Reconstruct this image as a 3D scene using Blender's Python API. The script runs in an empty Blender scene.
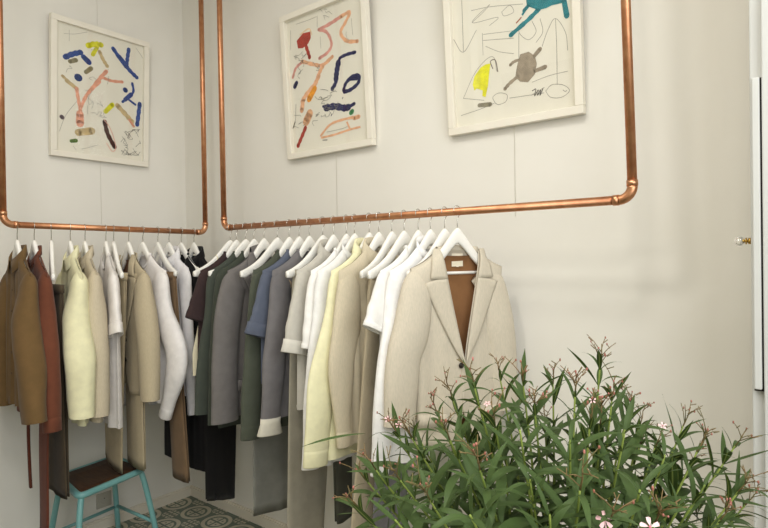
import bpy, math, random
from mathutils import Vector, Matrix
PI = math.pi
C = bpy.context.scene.collection
scene = bpy.context.scene

# ------------------------------------------------------------------ helpers
def lin(h):
    def f(c):
        c /= 255.0
        return c / 12.92 if c <= 0.04045 else ((c + 0.055) / 1.055) ** 2.4
    return (f(h >> 16 & 255), f(h >> 8 & 255), f(h & 255), 1.0)

def base_mat(name, h, rough=0.8, metal=0.0, spec=0.3):
    m = bpy.data.materials.new(name); m.use_nodes = True
    b = m.node_tree.nodes['Principled BSDF']
    b.inputs['Base Color'].default_value = lin(h)
    b.inputs['Roughness'].default_value = rough
    b.inputs['Metallic'].default_value = metal
    b.inputs['Specular IOR Level'].default_value = spec
    return m, m.node_tree, b

def noisy(name, h, h2, scale, rough=0.8, metal=0.0, spec=0.3, bump=0.0, bscale=None, stretch=(1, 1, 1)):
    """two-tone procedural material: noise between two colours, optional bump"""
    m, nt, b = base_mat(name, h, rough, metal, spec)
    N, L = nt.nodes, nt.links
    tc = N.new('ShaderNodeTexCoord'); mp = N.new('ShaderNodeMapping')
    mp.inputs['Scale'].default_value = stretch
    L.new(tc.outputs['Object'], mp.inputs['Vector'])
    n = N.new('ShaderNodeTexNoise'); n.inputs['Scale'].default_value = scale; n.inputs['Detail'].default_value = 4
    L.new(mp.outputs[0], n.inputs['Vector'])
    r = N.new('ShaderNodeValToRGB')
    r.color_ramp.elements[0].position = 0.35; r.color_ramp.elements[1].position = 0.65
    r.color_ramp.elements[0].color = lin(h); r.color_ramp.elements[1].color = lin(h2)
    L.new(n.outputs['Fac'], r.inputs[0]); L.new(r.outputs[0], b.inputs['Base Color'])
    if bump:
        n2 = N.new('ShaderNodeTexNoise'); n2.inputs['Scale'].default_value = bscale or scale; n2.inputs['Detail'].default_value = 3
        L.new(mp.outputs[0], n2.inputs['Vector'])
        bp = N.new('ShaderNodeBump'); bp.inputs['Strength'].default_value = bump; bp.inputs['Distance'].default_value = 0.002
        L.new(n2.outputs['Fac'], bp.inputs['Height']); L.new(bp.outputs[0], b.inputs['Normal'])
    return m

def shade(h, k):
    return sum(max(0, min(255, int((h >> s & 255) * k))) << s for s in (16, 8, 0))

_fab = {}
def fabric(h, linen=False):
    key = (h, linen)
    if key in _fab: return _fab[key]
    if linen:
        m = noisy('linen_cloth', shade(h, 0.975), shade(h, 1.015), 170, 0.95, 0, 0.1, 0.2, 420, (1.6, 1.6, 0.35))
    else:
        m = noisy('cotton_cloth', shade(h, 0.97), shade(h, 1.02), 25, 0.95, 0, 0.1, 0.15, 300)
    m.node_tree.nodes['Principled BSDF'].inputs['Sheen Weight'].default_value = 0.08
    _fab[key] = m
    return m

class MB:
    def __init__(s): s.v = []; s.f = []; s.mi = []; s.uv = {}
    def add(s, vs): n = len(s.v); s.v += [tuple(p) for p in vs]; return n
    def face(s, idx, mi=0): s.f.append(tuple(idx)); s.mi.append(mi)
    def loft(s, rings, closed=True, cap0=False, cap1=False, mi=0):
        n = len(rings[0]); b = s.add([p for r in rings for p in r])
        m = n if closed else n - 1
        for i in range(len(rings) - 1):
            for j in range(m):
                k = (j + 1) % n
                s.face((b + i*n + j, b + i*n + k, b + (i+1)*n + k, b + (i+1)*n + j), mi)
        if cap0: s.face([b + j for j in range(n)][::-1], mi)
        if cap1: s.face([b + (len(rings)-1)*n + j for j in range(n)], mi)
    def tube(s, pts, r, n=8, cap=True, mi=0):
        pts = [Vector(p) for p in pts]; rs = r if isinstance(r, (list, tuple)) else [r] * len(pts)
        rings = []; up = None
        for i, p in enumerate(pts):
            t = (pts[min(i+1, len(pts)-1)] - pts[max(i-1, 0)]).normalized()
            if up is None:
                up = Vector((0, 0, 1)) if abs(t.z) < 0.9 else Vector((1, 0, 0))
            a = (up - t * up.dot(t)).normalized(); up = a; c = t.cross(a)
            rings.append([p + (a * math.cos(2*PI*k/n) + c * math.sin(2*PI*k/n)) * rs[i] for k in range(n)])
        s.loft(rings, True, cap, cap, mi)
    def box(s, x0, y0, z0, x1, y1, z1, mi=0):
        b = s.add([(x0,y0,z0),(x1,y0,z0),(x1,y1,z0),(x0,y1,z0),(x0,y0,z1),(x1,y0,z1),(x1,y1,z1),(x0,y1,z1)])
        for q in ((0,3,2,1),(4,5,6,7),(0,1,5,4),(1,2,6,5),(2,3,7,6),(3,0,4,7)): s.face([b+i for i in q], mi)
    def ball(s, c, r, n=8, m=6, mi=0):
        rx, ry, rz = r if isinstance(r, (tuple, list)) else (r, r, r)
        rings = [[(c[0]+rx*math.sin(PI*i/m)*math.cos(2*PI*j/n), c[1]+ry*math.sin(PI*i/m)*math.sin(2*PI*j/n), c[2]+rz*math.cos(PI*i/m)) for j in range(n)] for i in range(1, m)]
        s.loft(rings, True, True, True, mi)
    def build(s, name, mats, parent=None, smooth=True, bevel=0.0, fix=True):
        me = bpy.data.meshes.new(name); me.from_pydata(s.v, [], s.f)
        mats = mats if isinstance(mats, (list, tuple)) else [mats]
        for m in mats: me.materials.append(m)
        me.polygons.foreach_set('material_index', s.mi)
        me.polygons.foreach_set('use_smooth', [smooth] * len(s.f))
        if s.uv:
            ul = me.uv_layers.new(name='UVMap')
            for l in me.loops: ul.data[l.index].uv = s.uv.get(l.vertex_index, (0, 0))
        me.update()
        o = bpy.data.objects.new(name, me); C.objects.link(o)
        if parent: o.parent = parent
        if bevel:
            md = o.modifiers.new('bevel', 'BEVEL'); md.width = bevel; md.segments = 2; md.limit_method = 'ANGLE'
        return o

def catmull(pts, n):
    P = [Vector(p) for p in pts]; P = [2*P[0]-P[1]] + P + [2*P[-1]-P[-2]]
    out = []
    segs = len(P) - 3
    for k in range(n + 1):
        t = k / n * segs; i = min(int(t), segs - 1); t -= i
        a, b, c, d = P[i:i+4]
        out.append(0.5 * ((2*b) + (c-a)*t + (2*a-5*b+4*c-d)*t*t + (3*b-a-3*c+d)*t*t*t))
    return out
def lerp_list(vals, n):
    out = []
    for k in range(n + 1):
        t = k / n * (len(vals) - 1); i = min(int(t), len(vals) - 2); t -= i
        t = t*t*(3-2*t)
        out.append(tuple(a + (b - a) * t for a, b in zip(vals[i], vals[i+1])))
    return out

def tag(o, label=None, cat=None, group=None, kind=None):
    if label: o['label'] = label
    if cat: o['category'] = cat
    if group: o['group'] = group
    if kind: o['kind'] = kind
    return o
def thing(name, label, cat, loc=(0, 0, 0), rotz=0.0, group=None):
    o = bpy.data.objects.new(name, None); C.objects.link(o)
    o.location = loc; o.rotation_euler = (0, 0, rotz); o.empty_display_size = 0.05
    return tag(o, label, cat, group)

# ------------------------------------------------------------------ camera
CX, CY, F = 384.0, 264.0, 558.0134
def _c(u, v): return Vector((u - CX, CY - v, -F))
YC = _c(820, 251.5).normalized(); XC = -_c(-330, 270).normalized(); ZC = XC.cross(YC)
M = Matrix((XC, YC, ZC))
CAM = Vector((3.20726, -2.047007, 1.5))
def ray(u, v): return (M @ _c(u, v)).normalized()
def on_plane(u, v, p, n):
    d = ray(u, v); return CAM + d * ((Vector(p) - CAM).dot(Vector(n)) / d.dot(Vector(n)))
def at_dist(u, v, depth): return CAM + M @ (_c(u, v) * (depth / F))
cd = bpy.data.cameras.new('camera'); cam = bpy.data.objects.new('camera', cd); C.objects.link(cam)
cd.sensor_width = 36.0; cd.lens = F / 768 * 36.0; cd.clip_start = 0.02
cam.matrix_world = Matrix.Translation(CAM) @ M.to_4x4()
scene.camera = cam

# ------------------------------------------------------------------ setting
wall_m = noisy('painted_plaster', 0xE3E0D7, 0xE6E3DB, 3.0, 0.75, 0, 0.25, 0.12, 45)
ceil_m = noisy('ceiling_paint', 0xEDE8DC, 0xF0EBE0, 3.0, 0.8)
trim_m = noisy('trim_paint', 0xE2DBCB, 0xE5DECF, 4.0, 0.55)

def tile_material():
    m, nt, b = base_mat('cement_tiles', 0x6E7A62, 0.55, 0, 0.4)
    N, L = nt.nodes, nt.links
    def val(x):
        return x
    def op(o, a, bb=None, c=None):
        n = N.new('ShaderNodeMath'); n.operation = o
        for i, x in enumerate((a, bb, c)):
            if x is None: continue
            if isinstance(x, (int, float)): n.inputs[i].default_value = x
            else: L.new(x, n.inputs[i])
        return n.outputs[0]
    g = N.new('ShaderNodeNewGeometry'); sp = N.new('ShaderNodeSeparateXYZ'); L.new(g.outputs['Position'], sp.inputs[0])
    T = 0.205
    px = op('SUBTRACT', op('FRACT', op('DIVIDE', op('ADD', sp.outputs[0], 10 * T + 0.05 + T/2 - 0.10), T)), 0.5)
    py = op('SUBTRACT', op('FRACT', op('DIVIDE', op('ADD', sp.outputs[1], 40 * T + 0.135 + T/2), T)), 0.5)
    ax, ay = op('ABSOLUTE', px), op('ABSOLUTE', py)
    r = op('SQRT', op('ADD', op('MULTIPLY', px, px), op('MULTIPLY', py, py)))
    def band(x, c, w): return op('LESS_THAN', op('ABSOLUTE', op('SUBTRACT', x, c)), w)
    ring = band(r, 0.375, 0.055)
    petal = op('MULTIPLY', op('LESS_THAN', r, 0.255), op('MULTIPLY', op('GREATER_THAN', ax, 0.03), op('GREATER_THAN', ay, 0.03)))
    hole = band(op('SQRT', op('ADD', op('POWER', op('SUBTRACT', ax, 0.115), 2.0), op('POWER', op('SUBTRACT', ay, 0.115), 2.0))), 0.0, 0.03)
    petal = op('MULTIPLY', petal, op('SUBTRACT', 1.0, hole))
    qx, qy = op('SUBTRACT', 0.5, ax), op('SUBTRACT', 0.5, ay)
    # small squares in a checker at the tile corners
    cell = op('MULTIPLY', op('GREATER_THAN', op('FRACT', op('MULTIPLY', qx, 9.0)), 0.28), op('GREATER_THAN', op('FRACT', op('MULTIPLY', qy, 9.0)), 0.28))
    corner = op('MULTIPLY', op('MULTIPLY', op('LESS_THAN', qx, 0.225), op('LESS_THAN', qy, 0.225)), cell)
    corner = op('MULTIPLY', corner, op('GREATER_THAN', r, 0.46))
    pat = op('MINIMUM', op('ADD', op('ADD', ring, petal), corner), 1.0)
    joint = op('MAXIMUM', op('LESS_THAN', qx, 0.006), op('LESS_THAN', qy, 0.006))
    nz = N.new('ShaderNodeTexNoise'); nz.inputs['Scale'].default_value = 18; L.new(g.outputs['Position'], nz.inputs['Vector'])
    dirt = op('ADD', 0.88, op('MULTIPLY', nz.outputs['Fac'], 0.24))
    mx = N.new('ShaderNodeMix'); mx.data_type = 'RGBA'; L.new(pat, mx.inputs[0])
    mx.inputs[6].default_value = lin(0x69756A); mx.inputs[7].default_value = lin(0xC4BDA8)
    mj = N.new('ShaderNodeMix'); mj.data_type = 'RGBA'; L.new(joint, mj.inputs[0]); L.new(mx.outputs[2], mj.inputs[6]); mj.inputs[7].default_value = lin(0x8C8878)
    mul = N.new('ShaderNodeMix'); mul.data_type = 'RGBA'; mul.blend_type = 'MULTIPLY'; mul.inputs[0].default_value = 1.0
    L.new(mj.outputs[2], mul.inputs[6]); cb = N.new('ShaderNodeCombineColor')
    for i in range(3): L.new(dirt, cb.inputs[i])
    L.new(cb.outputs[0], mul.inputs[7]); L.new(mul.outputs[2], b.inputs['Base Color'])
    return m

RX1, RY0, RH = 4.5, -4.8, 3.3      # room: x 0..4.5, y -4.8..0, height 3.3
def struct(name, mb, m, smooth=False, label=None):
    o = mb.build(name, m, None, smooth); o['kind'] = 'structure'
    return o
b = MB(); b.box(-0.12, RY0-0.12, -0.1, RX1+0.12, 0.12, 0); struct('floor', b, tile_material())
b = MB(); b.box(-0.12, RY0-0.12, RH, RX1+0.12, 0.12, RH+0.1); struct('ceiling', b, ceil_m)
b = MB(); b.box(-0.12, 0, 0, RX1+0.12, 0.12, RH); struct('wall_back', b, wall_m)
b = MB(); b.box(-0.12, RY0-0.12, 0, 0, 0, RH); struct('wall_left', b, wall_m)
shop_m = noisy('shop_wall_paint', 0xB9AF9C, 0xBFB5A3, 3, 0.8)
WY0, WY1, WZ0, WZ1 = -4.3, -1.1, 1.15, 3.1   # shop window in the right wall, behind the camera
b = MB(); b.box(0, RY0-0.12, 0, RX1, RY0, RH); struct('wall_front', b, shop_m)
b = MB()
b.box(RX1, RY0-0.12, 0, RX1+0.12, WY0, RH); b.box(RX1, WY1, 0, RX1+0.12, 0, RH)
b.box(RX1, WY0, 0, RX1+0.12, WY1, WZ0); b.box(RX1, WY0, WZ1, RX1+0.12, WY1, RH)
struct('wall_right', b, shop_m)
b = MB()
for y in (WY0, (WY0+WY1)/2 - 0.03, WY1 - 0.06): b.box(RX1+0.03, y, WZ0, RX1+0.08, y+0.06, WZ1)
b.box(RX1+0.03, WY0, WZ0, RX1+0.08, WY1, WZ0+0.06); b.box(RX1+0.03, WY0, WZ1-0.06, RX1+0.08, WY1, WZ1)
struct('window_1', b, trim_m)
b = MB(); b.box(0, -1.87, 0, 1.2, -1.75, RH); struct('wall_light_blocker', b, wall_m)  # added wall out of view, keeps light off the near left wall
b = MB()
b.box(0, -0.018, 0, RX1, 0, 0.052); b.box(0, -0.010, 0.052, RX1, 0, 0.06); struct('baseboard_back', b, trim_m)
b = MB()
b.box(0, RY0, 0, 0.018, -0.018, 0.052); b.box(0, RY0, 0.052, 0.010, -0.018, 0.06); struct('baseboard_left', b, trim_m)

# ------------------------------------------------------------------ wall cupboard at the right edge
cup_m = noisy('white_lacquer', 0xC8C9C6, 0xCCCDCA, 5, 0.45)
gap_m, _, _ = base_mat('gap_shade', 0x2A2522, 0.9)
brass, _, _ = base_mat('brass', 0xC09A4A, 0.25, 1.0)
glass_knob, _, gb = base_mat('clear_glass', 0xFFFFFF, 0.05); gb.inputs['Transmission Weight'].default_value = 1.0
root = thing('cupboard', 'tall white cupboard with a narrow door edge at the right end of the wall', 'cupboard', (3.07, -0.37, 0))
b = MB(); b.box(0, 0, 0, 1.0, 0.37, RH); b.build('carcass', cup_m, root, False, 0.004)
b = MB(); b.box(0.006, -0.022, 1.160, 0.0225, 0.0, 1.932); b.build('door_edge', cup_m, root, False, 0.003)
b = MB(); b.box(0.0265, -0.020, 0.02, 0.55, 0.0, 3.2); d = b.build('door', cup_m, root, False, 0.003)
b = MB(); b.box(0.0225, -0.012, 1.157, 0.0265, 0.0, 1.932); b.box(0.006, -0.012, 1.155, 0.0265, 0.0, 1.160); b.build('gap', gap_m, root, False)  # solid dark strips: shade of the gap painted in beside and below the door edge
kz = on_plane(746, 241, (0, -0.36, 0), (0, 1, 0)).z
b = MB(); b.tube([(0, 0.02, kz), (-0.007, 0.02, kz)], 0.008, 12); b.tube([(-0.007, 0.02, kz), (-0.014, 0.02, kz)], 0.004, 10); b.tube([(-0.010, 0.02, kz), (-0.013, 0.02, kz)], 0.0085, 12)
k = b.build('knob_stem', brass, root)
b = MB(); b.ball((-0.026, 0.02, kz), 0.012, 14, 10); b.build('knob', glass_knob, root)
root.children[-1]['label'] = 'clear glass knob'

# ------------------------------------------------------------------ copper rails
copper = noisy('copper', 0xC08460, 0xCE9872, 30, 0.42, 1.0, 0.5)
copper_fit = noisy('copper_fitting', 0xC68C66, 0xD8A480, 20, 0.36, 1.0, 0.5)
ZR = 1.67; YR = -0.29; XL = 0.45; PR = 0.0140
def rail(label, A, B, Atop, Btop):
    A, B, At, Bt = map(Vector, (A, B, Atop, Btop))
    root = thing('clothes_rail', label, 'clothes rail', (A + B) / 2, 0, 'copper pipe clothes rails')
    o = (A + B) / 2; d = (B - A).normalized(); R = 0.040
    ua = (At - A).normalized(); ub = (Bt - B).normalized()
    m = MB(); m.tube([A + d*R - o, B - d*R - o], PR, 16); m.build('crossbar', copper, root)
    for P, Tp, u, dd in ((A, At, ua, d), (B, Bt, ub, -d)):
        m = MB(); m.tube([P + u*R - o, Tp - o], PR, 16); m.build('upright', copper, root)
        pts = []
        for k in range(11):
            a = PI/2 * k / 10
            pts.append(P + dd*R*(1-math.sin(a)) + u*R*(1-math.cos(a)) - o)
        m = MB(); m.tube(pts, PR + 0.0012, 16)
        m.tube([P + dd*(R-0.001) - o, P + dd*(R+0.016) - o], PR + 0.0024, 16)
        m.tube([P + u*(R-0.001) - o, P + u*(R+0.016) - o], PR + 0.0024, 16)
        m.build('elbow', copper_fit, root)
        m = MB(); m.tube([Tp - Vector((0,0,0.012)) - o, Tp - o], 0.032, 20); m.build('ceiling_flange', copper_fit, root)
rail('copper pipe clothes rail hanging from the ceiling along the back wall', (0.795, YR, ZR), (2.772, YR, ZR-0.006), (0.79, YR, RH), (2.735, YR, RH))
rail('shorter copper pipe clothes rail on the left wall side of the corner', (XL, -1.165, ZR+0.003), (XL, -0.166, ZR-0.005), (XL, -1.16, RH), (XL, -0.166, RH))

# ------------------------------------------------------------------ hangers
white_wood = noisy('white_painted_wood', 0xEEECE6, 0xF2F0EA, 12, 0.45, 0, 0.4)
steel, _, _ = base_mat('hook_steel', 0xC8C6C0, 0.25, 1.0)
DROP = 0.14
def sh(x):
    """top line of the hanger / shoulder below the rail centre"""
    p = abs(x) / 0.22
    return -0.062 - 0.158 * (0.61 * (1 - math.exp(-(p / 0.42) ** 1.6)) + 0.40 * p)

hp = thing('clothes_hanger', 'x', 'hanger', (0, 0, -5))
b = MB()
rings = []
xs = [-0.208 + 0.416 * i / 44 for i in range(45)]
for x in xs:
    p = min(1, abs(x) / 0.208)
    zt = sh(x); h = 0.022 * (1 - p) ** 1.5 + 0.036 + (0.0 if p < 0.9 else -0.10 * (p - 0.9))
    hw = 0.0095 - 0.002 * p * p
    bend = 0.0
    cz = zt - h/2
    rings.append([(x, bend + hw * math.copysign(abs(math.cos(a)) ** 0.7, math.cos(a)), cz + h/2 * math.copysign(abs(math.sin(a)) ** 0.7, math.sin(a))) for a in [2*PI*k/14 for k in range(14)]])
b.loft(rings, True, True, True); b.build('hanger_body', white_wood, hp)
b = MB(); b.tube([(-0.188, 0, -0.226), (0.188, 0, -0.226)], 0.0056, 10); b.build('trouser_bar', white_wood, hp)
for sx in (-1, 1):
    b = MB(); b.tube([(sx*0.187, 0, -0.212), (sx*0.187, 0, -0.232)], 0.0075, 10); b.build('bar_joint', white_wood, hp)
b = MB(); RHK = PR + 0.0024
pts = [(RHK * math.cos(a), 0, RHK * math.sin(a)) for a in [math.radians(-35 + 15 * k) for k in range(17)]]
pts += [(-0.0135, 0, -0.0135), (-0.006, 0, -0.024), (0.0, 0, -0.036), (0.0, 0, -0.080)]
b.tube(pts, 0.0017, 7); b.build('hook', steel, hp)
_first = [True]
def hanger(loc, rotz, label, group):
    if _first[0]:
        r = hp; _first[0] = False
    else:
        r = hp.copy(); C.objects.link(r)
        for ch in list(hp.children):
            c = ch.copy(); C.objects.link(c); c.parent = r
    r.location = loc; r.rotation_euler = (0, 0, rotz); tag(r, label, 'hanger', group)
    return r

# ------------------------------------------------------------------ garments
# local frame: x along the hanger, y across it (towards the shopper's side, +y seen by the camera on the back rail), z up, origin on the rail
def waves(rnd, n=5, amp=0.006):
    w = [(rnd.uniform(0.05, 0.20), rnd.uniform(0, 2*PI), rnd.uniform(0.4, 1.0), rnd.uniform(-1.5, 1.5)) for _ in range(n)]
    return lambda x, z: amp * sum(a * math.sin(2*PI*x/l + p + k*z) for l, p, a, k in w) / 2.2

def torso(root, mat, rnd, hw=0.205, hwh=0.235, zhem=-0.93, th=0.016, neck=0.072, fdep=0.075, bdep=0.012, amp=0.006,
          front=1, name='torso', hem_curve=0.0, open_top=False):
    """front and back sheets joined at the sides; returns surface(x, z) -> y of the side facing +y"""
    nx, nt = 34, 26
    wv = waves(rnd, 6, amp); wv2 = waves(rnd, 4, amp * 0.5)
    def width(t): return hw + (hwh - hw) * min(1, t * 1.1) + 0.006 * math.sin(2.5 * t + rnd_ph)
    rnd_ph = rnd.uniform(0, 6)
    def ztop(x, dep):
        ax = abs(x)
        if ax < neck:
            return sh(neck) + 0.005 - dep * math.sqrt(max(0, 1 - (ax/neck) ** 2))
        return sh(x) + 0.005
    def ycoord(x, z, s, t, sg, w):
        dt = (t * abs(zhem)) / 0.02
        prof = max(0.0, 1 - abs(s) ** (10 - 7 * min(1, 3*t))) ** 0.5
        base = 0.0015 + (th + 0.010 * t) * (1 - math.exp(-dt * 1.4))
        fold = (wv(x, z) + sg * wv2(x, z)) * min(1, t * 2.2 + 0.05) * (0.35 + 0.65 * prof)
        return sg * base * prof + fold
    m = MB()
    sheets = []
    for sg in (1, -1):
        dep = fdep if sg == front else bdep
        rows = []
        for i in range(nt + 1):
            t = (i / nt) ** 1.25
            row = []
            for j in range(nx + 1):
                s = -1 + 2 * j / nx; s = math.sin(s * PI/2) * 0.35 + s * 0.65
                x0 = s * hw; x = s * width(t)
                zt = ztop(x0, dep); zh = zhem + hem_curve * s * s
                z = zt + (zh - zt) * t
                row.append((x, ycoord(x, z, s, t, sg, width(t)), z))
            rows.append(row)
        sheets.append(rows)
        if sg == 1: m.loft(rows, False)
        else: m.loft([r[::-1] for r in rows], False)
    # hem edge strip closes the thickness a little inside (turned hem)
    for rows, sg in zip(sheets, (1, -1)):
        last = rows[-1]; inner = [(x, y - sg * 0.004, z + 0.02) for x, y, z in last]
        m.loft([last, inner] if sg == 1 else [inner, last], False)
    o = m.build(name, mat, root)
    def surf(x, z, sg=1):
        zt = ztop(x, fdep if sg == front else bdep); t = max(0, min(1, (z - zt) / (zhem - zt)))
        s = max(-0.98, min(0.98, x / width(t)))
        return ycoord(x, z, s, t, sg, width(t))
    return o, surf

def sleeve(root, mat, rnd, side, path, rad, name='sleeve', amp=0.065, n=26, cap=True):
    """path: (x, z, y) from inside the shoulder to the cuff; rad: (in-plane, across)"""
    P = catmull([(side * x, y, z) for x, z, y in path], n); R = lerp_list(rad, n)
    ph = [rnd.uniform(0, 6) for _ in range(6)]
    rings = []
    K = 18
    for i, (p, (a, b2)) in enumerate(zip(P, R)):
        t = (P[min(i+1, n)] - P[max(i-1, 0)]).normalized()
        ex = Vector((t.z, 0, -t.x)).normalized()
        if ex.x * side < 0: ex = -ex
        ey = Vector((0, 1, 0))
        u = i / n
        ring = []
        for k in range(K):
            an = 2*PI*k/K
            wr = 1 + amp * (math.sin(3*an + ph[0] + 5*u) * 0.6 + math.sin(2*an + ph[1] - 9*u) * 0.5) * min(1, 3*u)
            wr += amp * 0.7 * math.sin(26*u + ph[2] + 2*math.sin(an + ph[3])) * max(0, u - 0.35) * 1.4
            ring.append(p + ex * (a * math.cos(an) * wr) + ey * (b2 * math.sin(an) * wr))
        rings.append(ring)
    m = MB(); m.loft(rings, True, True, False)
    last = rings[-1]; c = sum(last, Vector()) / K
    t = (P[-1] - P[-2]).normalized()
    m.loft([last, [c + (q - c) * 0.93 - t * 0.03 for q in last], [c + (q - c) * 0.5 - t * 0.05 for q in last]], True, False, True)
    o = m.build(name, mat, root)
    return o, rings, P

def cuff(parent, rings, P, mat, length=0.05, grow=1.06, flare=1.0, name='cuff', up=0.0):
    last = rings[-1]; K = len(last); c = sum(last, Vector()) / K
    t = (P[-1] - P[-3]).normalized()
    prof = [(-0.004 - up, grow * 0.95), (-0.004 - up, grow), (length * 0.3 - up, grow), (length - up, grow * flare), (length + 0.003 - up, grow * flare * 0.96), (length * 0.6 - up, grow * flare * 0.86), (-0.004 - up, grow*0.86)]
    m = MB(); m.loft([[c + (q - c) * g + t * d for q in last] for d, g in prof], True, False, False)
    return m.build(name, mat, parent)

def short_path(hw, ue, ze):
    return [(hw-0.085, sh(hw-0.085)-0.046, 0.0), (hw-0.050, sh(hw)-0.052, 0.002), ((hw-0.04+ue)/2, (sh(hw)-0.06+ze)/2, 0.004), (ue, ze, 0.005)]
def long_path(hw, ue, ze, bulge=0.0, y=0.006):
    zs = sh(hw)
    return [(hw-0.085, sh(hw-0.085)-0.046, 0.0), (hw-0.050, zs-0.055, 0.001), (hw-0.024, zs-0.20, y),
            ((hw-0.024)*0.42+ue*0.58+bulge, zs+(ze-zs)*0.62, y), (ue, ze, y)]

def collar(root, mat, neck=0.072, fdep=0.06, bdep=0.0, h=0.034, th=0.024, fold=True, front=1, stand=False, spread=0.25):
    """shirt collar: a stand round the neck opening and a leaf folded over it"""
    m = MB(); n = 30
    rows = [[], [], [], []]
    for k in range(n + 1):
        th_a = -PI + spread + (2*PI - 2*spread) * k / n       # 0 = back centre
        fr = (1 - math.cos(th_a)) / 2                            # 0 back, 1 front
        x = neck * math.sin(th_a) * (1.0 if fr < 0.5 else 0.96)
        y = -front * th * math.cos(th_a)
        z0 = sh(neck) + 0.004 - (bdep + (fdep - bdep) * fr ** 1.6) + 0.006
        ht = h * (1 - 0.35 * fr)
        ox, oy = math.sin(th_a), -front * math.cos(th_a)
        rows[0].append((x, y, z0 - 0.006))
        rows[1].append((x * 0.97, y * 0.97, z0 + ht))
        rows[2].append((x + ox * 0.007, y + oy * 0.005, z0 + ht + 0.002))
        rows[3].append((x + ox * (0.020 + 0.010 * fr), y + oy * 0.008, z0 - 0.004 - 0.030 * fr))
    m.loft(rows if fold else rows[:2], False)
    o = m.build('collar', mat, root)
    md = o.modifiers.new('cloth_thickness', 'SOLIDIFY'); md.thickness = 0.002; md.offset = 0
    return o

def neckband(root, mat, neck=0.072, fdep=0.075, bdep=0.012, front=1, r=0.006):
    pts = []
    for k in range(41):
        a = 2*PI*k/40; c = math.cos(a)
        x = neck * math.sin(a)
        dep = fdep if c < 0 else bdep
        z = sh(neck) + 0.006 - dep * abs(c)
        y = -front * 0.010 * c
        pts.append((x, y, z))
    m = MB(); m.tube(pts, r, 7, False); return m.build('neckband', mat, root)

def buttons(root, mat, surf, xs, zs, r=0.005):
    for x in xs:
        for z in zs:
            m = MB(); y = surf(x, z) + 0.001
            m.tube([(x, y, z), (x, y + 0.002, z)], r, 12); m.build('button', mat, root, False)

def place(rail_side, t, yaw):
    """rail_side 'R': back rail at x=t; 'L': left rail at y=t. yaw turns the room end."""
    if rail_side == 'R': return (t, YR, ZR), math.radians(-90 - yaw), 1
    return (XL, t, ZR), math.radians(180 + yaw), -1

def shirt(loc, rotz, s, name, label, cat, col, hem, sleeve_kind, ue, ze, seed, group=None, coll=None, cuff_col=None, linen=False,
          hw=0.213, hwh=0.23, amp=0.010, bulge=0.0, cuffed=True, wall_sleeve=True, th=0.016, rolled=False, a_end=0.052, flare=1.0, hem_rib=False, sleeve_w=1.0, btn=None, sb=1.0, sy=0.0):
    rnd = random.Random(seed); mat = fabric(col, linen)
    front = 1 if s == 1 else 1
    root = thing(name, label, cat, loc, rotz, group)
    to, surf = torso(root, mat, rnd, hw, hwh, hem - ZR, th, amp=amp, fdep=0.055 if coll else 0.075, front=front)
    for side in (s, -s):
        if side == -s and not wall_sleeve: continue
        e = ue if side == s else min(ue, hw)
        if sleeve_kind == 'short':
            p = short_path(hw, e, ze - ZR); rd = [(0.045, 0.012), (0.066, 0.024*sb), (0.066*sleeve_w, 0.026*sb), (0.062*sleeve_w, 0.026*sb)]
        else:
            p = long_path(hw, e, ze - ZR, bulge, 0.006 + sy); rd = [(0.045, 0.012), (0.062, 0.023*(0.5+0.5*sb)), (0.060*sleeve_w, 0.025*sb), (0.056*sleeve_w, 0.026*sb), (a_end, 0.022*sb)]
        so, rings, P = sleeve(root, mat, rnd, side, p, rd)
        if sleeve_kind == 'short' and rolled: cuff(so, rings, P, fabric(cuff_col or col, linen), 0.045, 1.10, 1.06, 'cuff', 0.0)
        elif sleeve_kind == 'short': cuff(so, rings, P, mat, 0.012, 1.02, 1.0, 'hem_band', 0.010)
        elif cuffed: cuff(so, rings, P, fabric(cuff_col or col, linen), 0.062, 0.98 if not cuff_col else 1.02, flare, 'cuff', 0.004)
    if coll == 'shirt':
        collar(root, mat, fdep=0.058, front=front)
        m = MB(); zz = [-0.16 - 0.02*k for k in range(int((-0.16 - (hem - ZR)) / 0.02))]
        if zz:
            for sg in (0,):
                rows = [[(x, surf(x, z) + 0.0022, z) for x in (-0.016, -0.015, 0.015, 0.016)] for z in zz]
                m.loft([r[::-1] for r in rows], False)
            m.build('placket', mat, root)
            buttons(root, fabric(btn or shade(col, 0.8)), surf, [0], [zz[0]-0.03-0.09*k for k in range(6) if zz[0]-0.03-0.09*k > hem-ZR+0.04])
    elif coll == 'stand': collar(root, mat, fold=False, front=front)
    else: neckband(root, mat, front=front)
    if hem_rib:
        m = MB(); rows = []
        for z in (hem-ZR+0.055, hem-ZR+0.05, hem-ZR+0.0, hem-ZR-0.004):
            g = 0.004 if z != hem-ZR+0.055 else 0.001
            ring = []
            for k in range(41):
                x = -0.97*hwh + 1.94*hwh*k/40; ring.append((x, surf(x, max(z, hem-ZR+0.001), 1) + g, z))
            for k in range(41):
                x = 0.97*hwh - 1.94*hwh*k/40; ring.append((x, surf(x, max(z, hem-ZR+0.001), -1) - g, z))
            rows.append(ring)
        m.loft(rows, True); m.build('hem_rib', mat, root)
    return root, surf

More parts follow.
